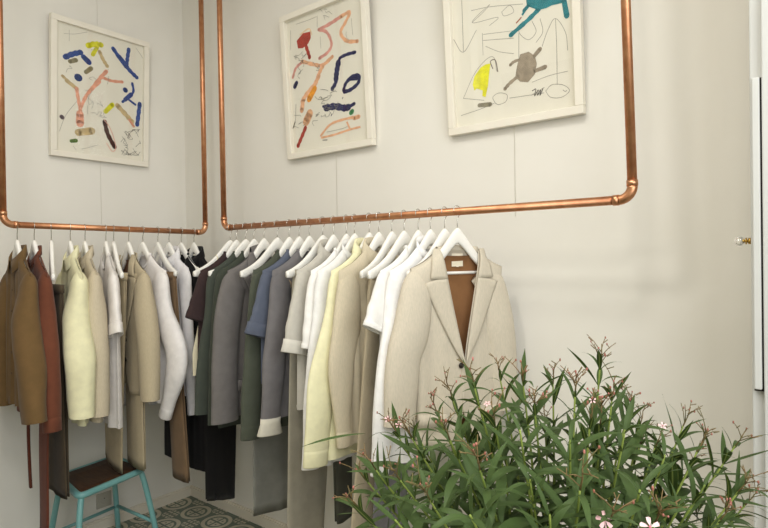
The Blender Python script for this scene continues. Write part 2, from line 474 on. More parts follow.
def blazer(loc, rotz, s, label, col, lin_col, hem, ue, ze, seed, hw=0.205, hwh=0.235, linen=True, v_z=-0.55, detail=True, bulge=0.01, a_end=0.062, name='blazer', group=None, sleeves=(1, -1), collar_h=0.022, y_sleeve=0.010, th=0.020, wall_e=0.045, neck=0.076, pockets=True, sb=1.0, wall_in=0.0):
    """suit jacket: back sheet, two front panels with a V opening, lapels, collar, lining, sleeves"""
    rnd = random.Random(seed); mat = fabric(col, linen); lmat = fabric(lin_col)
    root = thing(name, label, 'jacket', loc, rotz, group)
    nx, nt = 18, 30; zhem = hem - ZR
    wv = waves(rnd, 5, 0.006)
    def width(t): return hw + (hwh - hw) * t ** 0.8 - 0.010 * math.sin(PI * min(1, t * 1.1)) * 0.6
    def edge(z):      # inner edge of a front panel
        zt = sh(neck)
        if z > v_z:
            t = (zt - z) / (zt - v_z); return neck * max(0.0, 1 - t) ** 0.92
        return 0.0 + 0.06 * max(0.0, (v_z - 0.12 - z) / abs(v_z - 0.12 - zhem)) ** 2
    def thick(x, z, t, sp):
        d = t * abs(zhem) / 0.02
        return 0.002 + (th + 0.012*t) * (1 - math.exp(-d)) * max(0.0, 1 - abs(sp) ** (8 - 5 * min(1, 3*t))) ** 0.5
    def fold(x, z, t): return wv(x, z) * min(1, t * 1.6)
    def front_y(x, z):
        zt = sh(max(abs(x), 0.0)) if abs(x) > neck else sh(neck)
        t = max(0, min(1, (zt - z) / (zt - zhem))); w = width(t)
        return thick(x, z, t, min(0.98, abs(x) / w)) + fold(x, z, t)
    # back
    m = MB(); rows = []; rows2 = []
    for i in range(nt + 1):
        t = (i / nt) ** 1.2; row = []; row2 = []
        for j in range(2*nx + 1):
            sp = -1 + j / nx; x0 = sp * hw
            zt = (sh(x0) if abs(x0) > neck else sh(neck) - 0.006*math.sqrt(1-(x0/neck)**2)) + 0.005
            z = zt + (zhem - zt) * t; x = sp * width(t)
            y = -thick(x, z, t, sp) + fold(x, z, t)
            row.append((x, y, z)); row2.append((x * 0.985, y + 0.004, z - 0.022 + 0.03 * t))
        rows.append(row); rows2.append(row2)
    m.loft([r[::-1] for r in rows], False); m.build('back_panel', mat, root)
    m = MB(); m.loft(rows2, False); lo = m.build('lining', lmat, root); lo['label'] = 'plain lining seen in the open front'
    # inner back collar band
    # front panels
    for sd in (1, -1):
        m = MB(); rows = []
        for i in range(nt + 1):
            t = (i / nt) ** 1.1; row = []
            for j in range(nx + 1):
                q = j / nx
                z_in = sh(neck) + 0.005; z_out = sh(hw) + 0.005
                xo0 = neck + (hw - neck) * q
                zt = sh(xo0) + 0.005; z = zt + (zhem - 0.015*(1-q) - zt) * t
                e = edge(z) - (0.012 if (sd == -1 and z < v_z) else 0)
                w = width(t); x = e + (w - e) * q
                y = thick(x, z, t, min(1, x / w)) + fold(sd * x, z, t) - (0.002 if sd == 1 and z < v_z + 0.05 else 0)
                row.append((sd * x, y, z))
            rows.append(row)
        m.loft(rows if sd == 1 else [r[::-1] for r in rows], False)
        o = m.build('front_panel', mat, root)
        md = o.modifiers.new('cloth_thickness', 'SOLIDIFY'); md.thickness = 0.003; md.offset = -1
        # lapel: inner edge down the V, outer edge with notch
        def strip(zs, outer, nm, lift=0.006):
            m = MB(); rows = []
            for z in zs:
                e = edge(z); o_ = outer(z); row = []
                for k in range(7):
                    q = k / 6; x = e + (o_ - e) * q
                    lf = lift * (0.6 + 0.9 * math.sin(PI * (0.25 + 0.6*q)))
                    row.append((sd * x, front_y(sd * x, z) + lf, z + 0.0))
                rows.append(row)
            m.loft(rows if sd == 1 else [r[::-1] for r in rows], False)
            o = m.build(nm, mat, root)
            md = o.modifiers.new('cloth_thickness', 'SOLIDIFY'); md.thickness = 0.004; md.offset = -1
        z0 = sh(neck) + 0.002; zn = z0 - 0.105
        strip([zn + 0.006 - (zn + 0.006 - v_z) * k / 16 for k in range(17)],
              lambda z: edge(z) + (0.012 if z > zn else 0.004 + 0.092 * max(0.0, (z - v_z) / (zn - v_z)) ** 0.75), 'lapel', 0.009)
        strip([z0 + 0.002 - (z0 + 0.002 - zn) * k / 8 for k in range(9)],
              lambda z: edge(z) + 0.022 + 0.046 * max(0.0, (z0 - z) / (z0 - zn)) ** 0.8, 'collar_leaf', 0.010)
    # collar fall around the back of the neck
    m = MB(); rows = [[], [], [], []]
    for k in range(17):
        a = -PI/2 + PI * k / 16; x = neck * math.sin(a); fr = abs(math.sin(a)); y = -0.018 * math.cos(a)
        z0 = sh(neck) + 0.004
        rows[0].append((x, y + 0.003, z0 - 0.028)); rows[1].append((x, y, z0 + collar_h * 0.55 * (1 - 0.5*fr)))
        rows[2].append((x * 1.06, y - 0.006, z0 + collar_h * 0.56 * (1 - 0.5*fr))); rows[3].append((x * 1.3, y - 0.012 * math.cos(a) + 0.01*fr, z0 - 0.02 - 0.012*fr))
    m.loft(rows, False); o = m.build('collar', mat, root)
    md = o.modifiers.new('cloth_thickness', 'SOLIDIFY'); md.thickness = 0.0025; md.offset = 0
    for side in sleeves:
        side *= s
        e = ue if side == s else hw + wall_e
        k_ = 0.0 if side == s else wall_in
        p = [(hw-0.072-k_, sh(hw-0.072)-0.054, -0.004), (hw-0.030-k_, sh(hw)-0.070, 0.002), (hw+0.006-1.2*k_, sh(hw)-0.21, y_sleeve), ((hw-0.012)*0.4+e*0.6+bulge-0.5*k_, sh(hw)+(ze-ZR-sh(hw))*0.6, y_sleeve), (e, ze - ZR, y_sleeve+0.004)]
        so, rings, P = sleeve(root, mat, rnd, side, p, [(0.046, 0.011), (0.066, 0.030*(0.5+0.5*sb)), (0.070, 0.033*sb), (0.066, 0.033*sb), (a_end, 0.028*sb)], amp=0.035)
    bm = base_mat('horn_button', 0x2A221C, 0.35)[0]
    for zb in ((v_z - 0.005,) if neck > 0.08 else (v_z - 0.005, v_z - 0.105)):
        m = MB(); x = 0.016 * s; y = front_y(x, zb) + 0.003
        m.tube([(x, y, zb), (x, y + 0.004, zb)], [0.0105, 0.009], 14); m.build('button', bm, root)
    for sd in (1, -1) if pockets else ():
        zp = -0.72
        m = MB(); x0, x1 = sd*0.075, sd*0.185
        m.loft([[(x0 + (x1-x0)*k/6, front_y(x0 + (x1-x0)*k/6, z) + 0.006, z + 0.010*k/6) for k in range(7)] for z in ((zp, zp-0.05) if sd == -1 else (zp-0.05, zp))], False)
        o = m.build('pocket_flap', mat, root); md = o.modifiers.new('cloth_thickness', 'SOLIDIFY'); md.thickness = 0.004; md.offset = 0
    return root

def trousers(loc, rotz, s, label, col, z_top, z_hem, xc, w_top, w_hem, seed, group=None, shift=0.0, linen=False, th=0.020, legs=2, gap=0.0, name='trousers', amp=0.005, split=0.02, hem_tilt=0.0, waist=True, w_mid=None):
    """hung from the bar: two legs, waistband; xc = centre along the hanger (room side positive)"""
    rnd = random.Random(seed); mat = fabric(col, linen)
    root = thing(name, label, 'trousers', loc, rotz, group)
    z0, z1 = z_top - ZR, z_hem - ZR
    K, n = 24, 22
    for lg in range(legs):
        wv = waves(rnd, 4, amp); rings = []
        yo = (lg - (legs-1)/2) * (th * 0.95)
        side = lg * 2 - 1
        for i in range(n + 1):
            t = i / n; z = z0 + (z1 - z0) * t
            hw = w_top + (w_hem - w_top) * t
            if w_mid: hw += (w_mid - (w_top + w_hem)/2) * 4 * t * (1-t)
            x_c = xc + shift * t + side * split * t * (1 if legs == 2 else 0) + side * gap * max(0, t - 0.3)
            ring = []
            for k in range(K):
                a = 2*PI*k/K; cx = math.copysign(abs(math.cos(a)) ** 0.8, math.cos(a)); sy = math.sin(a)
                x = x_c + hw * cx; thk = th * (0.55 if i else 0.4)
                y = yo * min(1, 0.4 + t) + thk * sy + wv(x, z) * min(1, 0.2 + 1.2*t)
                zz = z + (hem_tilt * cx * t if i else 0)
                ring.append((s * x, y, zz))
            rings.append(ring if s == 1 else ring[::-1])
        last = rings[-1]; c = sum((Vector(q) for q in last), Vector()) / K
        inn = [tuple(c + (Vector(q) - c) * 0.94 + Vector((0, 0, 0.03))) for q in last]
        m = MB(); m.loft(rings + [inn], True, True, True); m.build('leg', mat, root)
    if waist:
        m = MB(); rings = []
        for z, g in ((z0 + 0.004, 0.85), (z0 + 0.006, 1.03), (z0 - 0.030, 1.03), (z0 - 0.032, 0.85)):
            rings.append([(s * (xc + w_top * g * math.copysign(abs(math.cos(a)) ** 0.6, math.cos(a))), th * 1.15 * g * math.sin(a), z) for a in [2*PI*k/24 for k in range(24)]])
        m.loft(rings if s == -1 else [r[::-1] for r in rings], True, True, True); m.build('waistband', mat, root)
    return root

R_px = [230,236,245.4,253.7,263.7,277,289,298.7,309,322.7,333,346,354.3,369,378.5,391.5,404,418,430,444.4,457]
R_x = [0.844,.893,.967,1.031,1.106,1.201,1.283,1.348,1.414,1.498,1.56,1.635,1.681,1.76,1.81,1.876,1.936,2.002,2.057,2.12,2.173]
L_y = [-1.113,-1.046,-.976,-.894,-.828,-.729,-.691,-.615,-.54,-.457,-.393,-.32,-.241]
R_yaw = [0,0,0,0,0,0,0,0,0,0,0,0,3,5,5,4,2,6,10,16,26]
L_yaw = [-6,-8,-20,-12,-12,-16,-17,-8,0,-6,0,-4,-3]
GR, GL = 'clothes hanging on the long copper rail', 'clothes hanging on the short copper rail'
R_desc = ['holding the wide black trousers', 'holding the dark brown short-sleeved top', 'holding the plain dark green top nearest the corner', 'holding the second dark green top',
 'holding the grey jacket with a raised collar', 'holding the flared blue-grey trousers', 'holding the moss green sweatshirt', 'holding the denim blue short-sleeved shirt',
 'holding the grey sweatshirt with a pale cuff', 'holding the taupe trousers', 'holding the pale grey shirt with rolled sleeves', 'holding the white tee beside the grey shirt',
 'holding the long white shirt behind the yellow one', 'holding the pale yellow shirt on the long rail', 'holding the sand linen shirt', 'holding the linen trousers below the sand shirt',
 'with a bare arm above slate grey trousers', 'holding the white tee behind the beige blazer', 'holding the long white shirt just behind the blazer', 'hanging just behind the beige blazer', 'holding the beige blazer with brown lining']
L_desc = ['holding the olive brown jacket', 'holding the rust shirt', 'holding the dark olive trousers, seen edge on', 'holding the pale yellow shirt near the corner', 'holding the beige collared shirt beside the pale yellow one',
 'holding the white tee with frilled cuff', 'seen edge on above the sand trousers', 'holding the tan blazer with brown lining', 'holding the white sweatshirt', 'holding the brown trousers', 'holding the slim white shirt', 'holding the long black dress', 'holding the black top in the corner']
for i, (x, yw, d) in enumerate(zip(R_x, R_yaw, R_desc)):
    l, r, s = place('R', x, yw); h_ = hanger(l, r, 'white hanger on the long rail ' + d, 'hangers on the long copper rail')
    h_.scale = (1.03 if i in (0, 2, 5, 9, 16) else 0.86, 1, 1)
for i, (y, yw, d) in enumerate(zip(L_y, L_yaw, L_desc)):
    l, r, s = place('L', y, yw); h_ = hanger(l, r, 'white hanger on the short rail ' + d, 'hangers on the short copper rail')
    h_.scale = (1.0 if i in (2, 6, 9, 11) else 0.84, 1, 1)
def R(i): return place('R', R_x[i], R_yaw[i])
def L(i): return place('L', L_y[i], L_yaw[i])

WHITE, YEL, BEI = 0xE9E7E3, 0xE9E3B6, 0xCFC0A2
WHITE, YEL, BEI = 0xE9E7E3, 0xE6E2BC, 0xC9BEA6
# ---- long rail, from the corner outwards
trousers(*R(0), 'wide black trousers hanging lowest next to the corner', 0x1C1B1B, 1.455, 0.315, 0.060, 0.10, 0.083, 1, GR, split=0.004, shift=0.026, hem_tilt=0.022, linen=False)
def camisole(loc, rotz, s):
    root = thing('camisole', 'cream sleeveless top showing below the dark brown sleeve', 'top', loc, rotz, GR)
    mat = fabric(0xE4DCC0); m = MB(); rings = []
    for i in range(15):
        t = i / 14; z = -0.24 + (0.955 - ZR + 0.24) * t; hw = 0.13 + 0.10 * min(1, t*1.3)
        rings.append([(hw * math.cos(a), 0.024 * math.sin(a) + 0.003*math.sin(30*hw*math.cos(a)), z) for a in [2*PI*k/28 for k in range(28)]])
    m.loft([r[::-1] for r in rings], True); o = m.build('torso', mat, root)
    for sx in (-1, 1):
        m = MB(); m.tube([(sx*0.09, 0.020, -0.245), (sx*0.085, 0.012, sh(0.085)-0.01), (sx*0.085, 0, sh(0.085)+0.004), (sx*0.085, -0.012, sh(0.085)-0.01), (sx*0.09, -0.020, -0.245)], 0.003, 6); m.build('strap', mat, root)
camisole(*R(0))
shirt(*R(1), 't_shirt', 'dark aubergine brown short-sleeved top at the corner end of the long rail', 't-shirt', 0x3C3030, 0.92, 'short', 0.234, 1.225, 3, GR, hw=0.213)
shirt(*R(2), 'long_sleeved_top', 'dark green long-sleeved top nearest the corner on the long rail', 'top', 0x454A42, 0.80, 'long', 0.262, 0.80, 4, GR, cuffed=False, a_end=0.046, hw=0.213)
shirt(*R(3), 'long_sleeved_top', 'dark green long-sleeved top directly behind the grey jacket', 'top', 0x41463D, 0.735, 'long', 0.232, 0.76, 5, GR, cuffed=False, hw=0.213, hwh=0.22)
o = blazer(*R(4), 'grey jacket with a peaked collar between the dark green tops', 0x6F6B69, 0x5C5855, 0.80, 0.245, 0.785, 6, hw=0.213, hwh=0.21, linen=False, a_end=0.070, group=GR, v_z=-0.45, collar_h=0.075, th=0.012, y_sleeve=0.006)
trousers(*R(5), 'flared blue-grey trousers hanging below the grey sweatshirt', 0x83837C, 1.455, 0.345, 0.055, 0.10, 0.112, 7, GR, split=0.012, hem_tilt=0.018)
shirt(*R(6), 'sweatshirt', 'moss green sweatshirt hanging behind the denim shirt', 'sweatshirt', 0x4E5247, 0.755, 'long', 0.240, 0.80, 8, GR, a_end=0.052, hw=0.213, hwh=0.22)
shirt(*R(7), 'denim_shirt', 'denim blue short-sleeved shirt with a turned-up sleeve', 'shirt', 0x5A606F, 0.98, 'short', 0.228, 1.225, 9, GR, rolled=True, hw=0.213)
gs, gsurf = shirt(*R(8), 'sweatshirt', 'grey sweatshirt with a pale turned-back cuff and a small chest emblem', 'sweatshirt', 0x706D6E, 0.84, 'long', 0.246, 0.845, 10, GR, cuff_col=0xCFCABB, a_end=0.050, flare=1.25, hw=0.213, hwh=0.215)
# octagonal emblem on its chest
m = MB(); pts = []
ex, ez = 0.150, 1.395 - ZR
for k in range(9):
    a = 2*PI*k/8 + PI/8; x, z = ex + 0.019*math.cos(a), ez + 0.022*math.sin(a); pts.append((x, gsurf(x, z) + 0.002, z))
m.tube(pts, 0.0032, 6, False); m.tube([(ex-0.007, gsurf(ex, ez)+0.003, ez), (ex+0.007, gsurf(ex, ez)+0.003, ez)], 0.0022, 6)
o = m.build('emblem', fabric(0xB9A184), gs); o['label'] = 'beige octagonal outline emblem'
trousers(*R(9), 'taupe wide trousers hanging low behind the white shirt tails', 0x9A9585, 1.455, 0.24, 0.062, 0.115, 0.10, 11, GR, split=0.012, shift=0.073, w_mid=0.122)
trousers(*R(11), 'dark olive grey trousers in the gap right of the taupe ones', 0x4E4E45, 1.45, 0.42, 0.045, 0.06, 0.05, 50, GR, split=0.006)
shirt(*R(10), 'short_sleeved_shirt', 'pale grey shirt with rolled short sleeves', 'shirt', 0xBDB9AF, 0.90, 'short', 0.228, 1.175, 12, GR, rolled=True, cuff_col=0xD2CEC4, coll='shirt', hw=0.213)
shirt(*R(11), 't_shirt', 'white tee between the pale grey shirt and the long white shirt', 't-shirt', WHITE, 0.95, 'short', 0.216, 1.155, 13, GR, hw=0.213, sleeve_w=0.85)
w1, w1s = shirt(*R(12), 'long_shirt', 'long white shirt whose tail shows below the pale yellow shirt', 'shirt', 0xE6E5E3, 0.70, 'long', 0.262, 0.765, 14, GR, coll='stand', a_end=0.045, hw=0.213, hwh=0.24)
m = MB(); m.box(-0.012, -0.021, -0.125, 0.012, -0.019, -0.112); m.build('neck_label', fabric(0x24242A), w1, False)
shirt(*R(13), 'button_shirt', 'pale yellow long-sleeved shirt on the long rail', 'shirt', YEL, 0.745, 'long', 0.298, 0.80, 15, GR, coll='shirt', a_end=0.060, hw=0.215, hwh=0.25, bulge=0.012, sleeve_w=1.15)
shirt(*R(14), 'linen_shirt', 'sand linen shirt with gathered cuff right of the pale yellow one', 'shirt', BEI, 0.80, 'long', 0.215, 0.86, 16, GR, coll='shirt', linen=True, a_end=0.036, hw=0.215, hwh=0.225, bulge=0.018, sleeve_w=1.12)
trousers(*R(15), 'light linen trousers hanging below the sand linen shirt', 0xB4A890, 1.455, 0.27, 0.055, 0.075, 0.10, 17, GR, linen=True, split=0.02, shift=0.125)
trousers(*R(16), 'slate grey trousers mostly hidden behind the oleander leaves', 0x77767A, 1.455, 0.30, 0.04, 0.09, 0.10, 18, GR, shift=0.09)
shirt(*R(17), 't_shirt', 'white tee with a drooping sleeve just left of the blazer', 't-shirt', WHITE, 0.95, 'short', 0.241, 1.25, 19, GR, hw=0.215)
shirt(*R(18), 'long_shirt', 'long white shirt showing as a narrow strip beside the blazer', 'shirt', 0xECEBE9, 0.78, 'long', 0.272, 0.82, 20, GR, coll='stand', a_end=0.042, hw=0.213, hwh=0.23)
bl = blazer(*R(20), 'beige linen blazer with brown lining at the outer end of the rail', 0xCDC4B2, 0x8E6644, 0.84, 0.255, 0.93, 22, hw=0.196, hwh=0.188, group=GR, wall_e=-0.005, neck=0.084, wall_in=0.028)
# woven brand tag with a size tab, in the neck of the blazer
m = MB(); m.box(-0.030, -0.0045, -0.203, 0.018, -0.0035, -0.156); tg = m.build('neck_label', fabric(0xE9E1CB), bl, False); tg['label'] = 'cream woven label with one dark line of lettering'
tg.location = (0, -0.008, 0)
m = MB()
for k in range(7):
    x = -0.020 + k * 0.0042; m.box(x, -0.0035, -0.179, x + 0.003, -0.0030, -0.1745)
m.build('lettering', fabric(0x6A6458), tg, False)
m = MB(); m.box(-0.012, -0.0044, -0.205, -0.002, -0.0036, -0.197); m.build('size_tab', fabric(0xE9E1CB), tg, False)
# ---- short rail
shirt(*L(0), 'field_jacket', 'olive brown jacket with a collar at the outer end of the short rail', 'jacket', 0x6C5536, 0.895, 'long', 0.275, 0.865, 31, GL, coll='shirt', a_end=0.072, hw=0.213, hwh=0.235, sleeve_w=1.2, bulge=0.0, cuffed=False, sb=2.0, sy=0.012)
ru, rus = shirt(*L(1), 'wrap_shirt', 'rust red wrap shirt with a long sash trailing down', 'shirt', 0x6C4030, 0.825, 'long', 0.255, 0.870, 32, GL, coll='stand', a_end=0.050, sb=1.6, hw=0.213, hwh=0.22)
m = MB(); P = catmull([(-0.10, 0.0, -0.80), (-0.09, 0.006, -1.0), (-0.085, 0.008, -1.25), (-0.06, 0.008, -1.42), (-0.02, 0.006, -1.56)], 20)
m.loft([[p + Vector((w, 0.004*math.sin(40*w + 3*i/20), 0)) for w in (-0.07, -0.045, -0.015, 0.015, 0.045, 0.07)] for i, p in enumerate(P)], False)
o = m.build('sash', fabric(0x683A2C), ru); md = o.modifiers.new('cloth_thickness', 'SOLIDIFY'); md.thickness = 0.004
m = MB(); P = catmull([(0.10, 0.022, -0.80), (0.10, 0.024, -0.95), (0.092, 0.024, -1.08), (0.088, 0.022, -1.19)], 16)
m.loft([[p + Vector((w, 0, 0)) for w in (-0.011, 0.011)] for p in P], False)
o = m.build('belt_tie', fabric(0x5C3226), ru); md = o.modifiers.new('cloth_thickness', 'SOLIDIFY'); md.thickness = 0.010
trousers(*place('L', L_y[2], -5), 'dark olive brown trousers behind the rust shirt', 0x54493A, 1.40, 0.47, 0.0, 0.13, 0.15, 33, GL, split=0.012)
shirt(*L(3), 'button_shirt', 'pale yellow collared shirt on the short rail', 'shirt', YEL, 0.785, 'long', 0.235, 0.84, 34, GL, coll='shirt', a_end=0.060, hw=0.213, hwh=0.225, cuffed=False, bulge=0.03, sb=2.3, sy=0.01)
shirt(*L(4), 'button_shirt', 'beige collared shirt right beside the pale yellow one on the short rail', 'shirt', 0xC4B8A0, 0.785, 'long', 0.225, 0.82, 35, GL, coll='shirt', hw=0.213, hwh=0.22, cuffed=False, linen=True, sb=2.0)
tw, tws = shirt(*L(5), 't_shirt', 'white tee with a frilled short cuff on the short rail', 't-shirt', 0xE5E0DC, 0.735, 'short', 0.228, 1.215, 36, GL, rolled=True, hw=0.213, hwh=0.215)
trousers(*place('L', L_y[6], -3), 'sand trousers whose leg tip hangs over the stool seat', 0xB0A185, 1.445, 0.485, 0.0, 0.13, 0.09, 37, GL, split=0.03, hem_tilt=-0.02, shift=-0.06)
blazer(*L(7), 'tan linen blazer with brown lining on the short rail', 0xB9AC91, 0x7A5234, 0.86, 0.255, 0.85, 38, hw=0.213, hwh=0.215, group=GL, a_end=0.066, th=0.014, y_sleeve=0.004, pockets=False, sb=1.45)
trousers(*L(7), 'tan trousers hanging below the tan blazer', 0xB6A88B, 1.44, 0.485, 0.05, 0.10, 0.105, 39, GL, linen=True, split=0.012)
shirt(*L(8), 'sweatshirt', 'white sweatshirt with ribbed cuff in the middle of the short rail', 'sweatshirt', 0xE8E4E2, 0.80, 'long', 0.215, 0.79, 40, GL, a_end=0.040, hw=0.213, hwh=0.215, bulge=0.105, sleeve_w=1.25, sb=1.5)
trousers(*L(9), 'brown trousers hanging by the waist near the corner', 0x77614A, 1.445, 0.41, 0.115, 0.075, 0.082, 41, GL, shift=0.10, split=0.008)
shirt(*L(10), 'button_shirt', 'slim white shirt between the brown trousers and the black dress', 'shirt', 0xE4E2E4, 0.80, 'long', 0.190, 0.77, 42, GL, coll='shirt', a_end=0.026, hw=0.185, hwh=0.165, sleeve_w=0.6)
def dress(loc, rotz, s):
    root = thing('dress', 'long black dress reaching lowest on the short rail', 'dress', loc, rotz, GL)
    rnd = random.Random(43); mat = fabric(0x1B1A1B)
    torso(root, mat, rnd, 0.17, 0.225, 0.40 - ZR, 0.016, amp=0.008)
    neckband(root, mat)
    for sd in (1, -1):
        m = MB(); pts = [(sd*(0.165 - 0.012*math.sin(PI*k/8)), 0.010*math.cos(PI*k/4), sh(0.165) - 0.02 - 0.15*k/8) for k in range(9)]
        m.tube(pts, 0.004, 6); m.build('armhole_trim', mat, root)
dress(*L(11))
bt, bts = shirt(*L(12), 'ruffled_top', 'black top with a ruffled collar in the very corner', 'top', 0x201F20, 0.98, 'short', 0.196, 1.24, 44, GL, coll='shirt', hw=0.185, hwh=0.20)

# ------------------------------------------------------------------ framed pictures
frame_m = noisy('white_frame', 0xE7E1D3, 0xEAE5D8, 10, 0.5)
paper_m = noisy('drawing_paper', 0xE2DECF, 0xE5E1D3, 6, 0.9)
back_m, _, _ = base_mat('backing_board', 0xB8A98A, 0.9)
gm = bpy.data.materials.new('picture_glass'); gm.use_nodes = True
nt = gm.node_tree; nt.nodes.clear()
out = nt.nodes.new('ShaderNodeOutputMaterial'); mixs = nt.nodes.new('ShaderNodeMixShader')
tr = nt.nodes.new('ShaderNodeBsdfTransparent'); gl = nt.nodes.new('ShaderNodeBsdfGlossy'); gl.inputs['Roughness'].default_value = 0.01
lw = nt.nodes.new('ShaderNodeLayerWeight'); lw.inputs['Blend'].default_value = 0.5
pw = nt.nodes.new('ShaderNodeMath'); pw.operation = 'POWER'; pw.inputs[1].default_value = 5.0; nt.links.new(lw.outputs['Facing'], pw.inputs[0])
fr = nt.nodes.new('ShaderNodeMath'); fr.operation = 'MULTIPLY_ADD'; fr.inputs[1].default_value = 0.92; fr.inputs[2].default_value = 0.05; nt.links.new(pw.outputs[0], fr.inputs[0])
nt.links.new(fr.outputs[0], mixs.inputs[0]); nt.links.new(tr.outputs[0], mixs.inputs[1]); nt.links.new(gl.outputs[0], mixs.inputs[2]); nt.links.new(mixs.outputs[0], out.inputs[0])
wire_m, _, _ = base_mat('nylon_wire', 0xD8D2C4, 0.4)
COL = {}
def paint(h):
    if h not in COL: COL[h] = noisy('paint', shade(h, 0.94), shade(h, 1.06), 40, 0.85)
    return COL[h]

def picture(label, wall, bl, br, height, tilt, strokes, wire_u):
    """bl/br: bottom corners of the frame on the photo; hung leaning forward by tilt (m at the top)"""
    n0 = Vector((0, -1, 0)) if wall == 'back' else Vector((1, 0, 0))
    d0 = 0.036
    A = on_plane(*bl, n0 * d0, n0); B = on_plane(*br, n0 * d0, n0)
    z = (A.z + B.z) / 2; A.z = B.z = z
    right = (B - A); w = right.length; right.normalize()
    ta = math.asin(tilt / height)
    up = (Vector((0, 0, 1)) * math.cos(ta) + n0 * math.sin(ta)).normalized()
    nrm = right.cross(up)
    root = thing('framed_picture', label, 'picture', A, 0, 'framed drawings on the walls')
    root.matrix_world = Matrix.Translation(A) @ Matrix((right, up, nrm)).transposed().to_4x4()
    fw, fd = 0.030, 0.032
    m = MB()
    for q in ((0, 0, w, fw), (0, height-fw, w, height), (0, fw, fw, height-fw), (w-fw, fw, w, height-fw)):
        m.box(q[0], q[1], -fd, q[2], q[3], 0)
    m.build('frame', frame_m, root, False, 0.002)
    m = MB(); m.box(fw, fw, -0.0235, w-fw, height-fw, -0.022); art = m.build('artwork', paper_m, root, False)
    m = MB(); m.box(0.008, 0.008, -fd-0.003, w-0.008, height-0.008, -0.0240); m.build('backing', back_m, root, False)
    m = MB(); k = m.add([(fw, fw, -0.006), (w-fw, fw, -0.006), (w-fw, height-fw, -0.006), (fw, height-fw, -0.006)]); m.face((k, k+1, k+2, k+3)); m.build('glass', gm, root, False)
    inv = root.matrix_world.inverted(); pp = A + nrm * -0.0215
    def loc(u, v):
        p = inv @ on_plane(u, v, pp, nrm); return p.x, p.y
    mats = []; m = MB()
    zoff = 0
    for col, wd, pts in strokes:
        mt = paint(col)
        if mt not in mats: mats.append(mt)
        mi = mats.index(mt); zoff += 1; zz = -0.0218 + 0.00003 * zoff
        P = [loc(*p[:2]) for p in pts]
        if wd == 0:       # filled outline
            k = m.add([(x, y, zz) for x, y in P]); idx = list(range(k, k + len(P)))
            ar = sum(P[i][0]*P[(i+1) % len(P)][1] - P[(i+1) % len(P)][0]*P[i][1] for i in range(len(P)))
            m.face(idx if ar > 0 else idx[::-1], mi); continue
        S = catmull([(x, y, 0) for x, y in P], max(6, 6*(len(P)-1))) if len(P) > 2 else [Vector((*P[0], 0)), Vector((*P[1], 0))]
        scale = (Vector(loc(pts[0][0]+1, pts[0][1])) - Vector(loc(*pts[0][:2]))).length * 0.5 + 0.0022
        rows = []
        for i, p in enumerate(S):
            t = (S[min(i+1, len(S)-1)] - S[max(i-1, 0)]); t = t.normalized() if t.length else Vector((1, 0, 0))
            nn = Vector((-t.y, t.x, 0)); h = wd * scale * (0.5 if wd < 1.2 else 0.5 * (0.88 + 0.12*math.sin(i*1.7)))
            rows.append([(p.x + nn.x*h, p.y + nn.y*h, zz), (p.x - nn.x*h, p.y - nn.y*h, zz)])
        m.loft([r[::-1] for r in rows], False, mi=mi)
        if wd > 2:
            for p in (S[0], S[-1]):
                h = wd * scale * 0.46; k = m.add([(p.x + h*math.cos(2*PI*j/10), p.y + h*math.sin(2*PI*j/10), zz) for j in range(10)])
                m.face(range(k, k+10), mi)
    if strokes: m.build('drawing', mats, art, False)
    xw = w * wire_u
    m = MB()
    pt = inv @ Vector((0, 0, 0))
    top = root.matrix_world @ Vector((xw, height, -fd))
    wl = (A - n0 * d0 + right * xw)
    def tl(P): return inv @ P
    m.tube([tl(Vector((wl.x, wl.y, RH - 0.002)) + n0*0.003), tl(Vector((wl.x, wl.y, z - 0.35)) + n0*0.003)], 0.0007, 5)
    m.build('hanging_wire', wire_m, root)
    return root

def tr_(crop, sc, pts): return [(crop[0] + x / sc, crop[1] + y / sc) for x, y in pts]
A1 = ((45, 10), 6.6); A2 = ((45, 80), 5.864); B1 = ((280, 0), 6.6); B2 = ((280, 75), 6.21); G1 = ((440, 0), 4.065); G2 = ((510, 0), 4.065); G3 = ((430, 0), 3.77)
BLUE, DBL, PNK, TAN, LEM, GRY, RED, ORG, PCH, LINE, TEAL, TAU = 0x2F4A8C, 0x2B2C55, 0xE0A085, 0xC4AE82, 0xD6D22C, 0x8D8566, 0xA63A2C, 0xE89A2C, 0xE3AE88, 0xA29E94, 0x2E7F88, 0x9A8E7C
def sk(c, w, k, *pts): return (c, w, tr_(*k, pts))
rl = random.Random(5)
def scrib(k, x0, y0, x1, y1, n, w=0.35):
    out = []
    for _ in range(n):
        x, y = rl.uniform(x0, x1), rl.uniform(y0, y1); pts = [(x, y)]
        for _ in range(4):
            x += rl.uniform(-28, 28); y += rl.uniform(-28, 28); pts.append((min(x1, max(x0, x)), min(y1, max(y0, y))))
        out.append(sk(0x86837A, w, k, *pts))
    return out
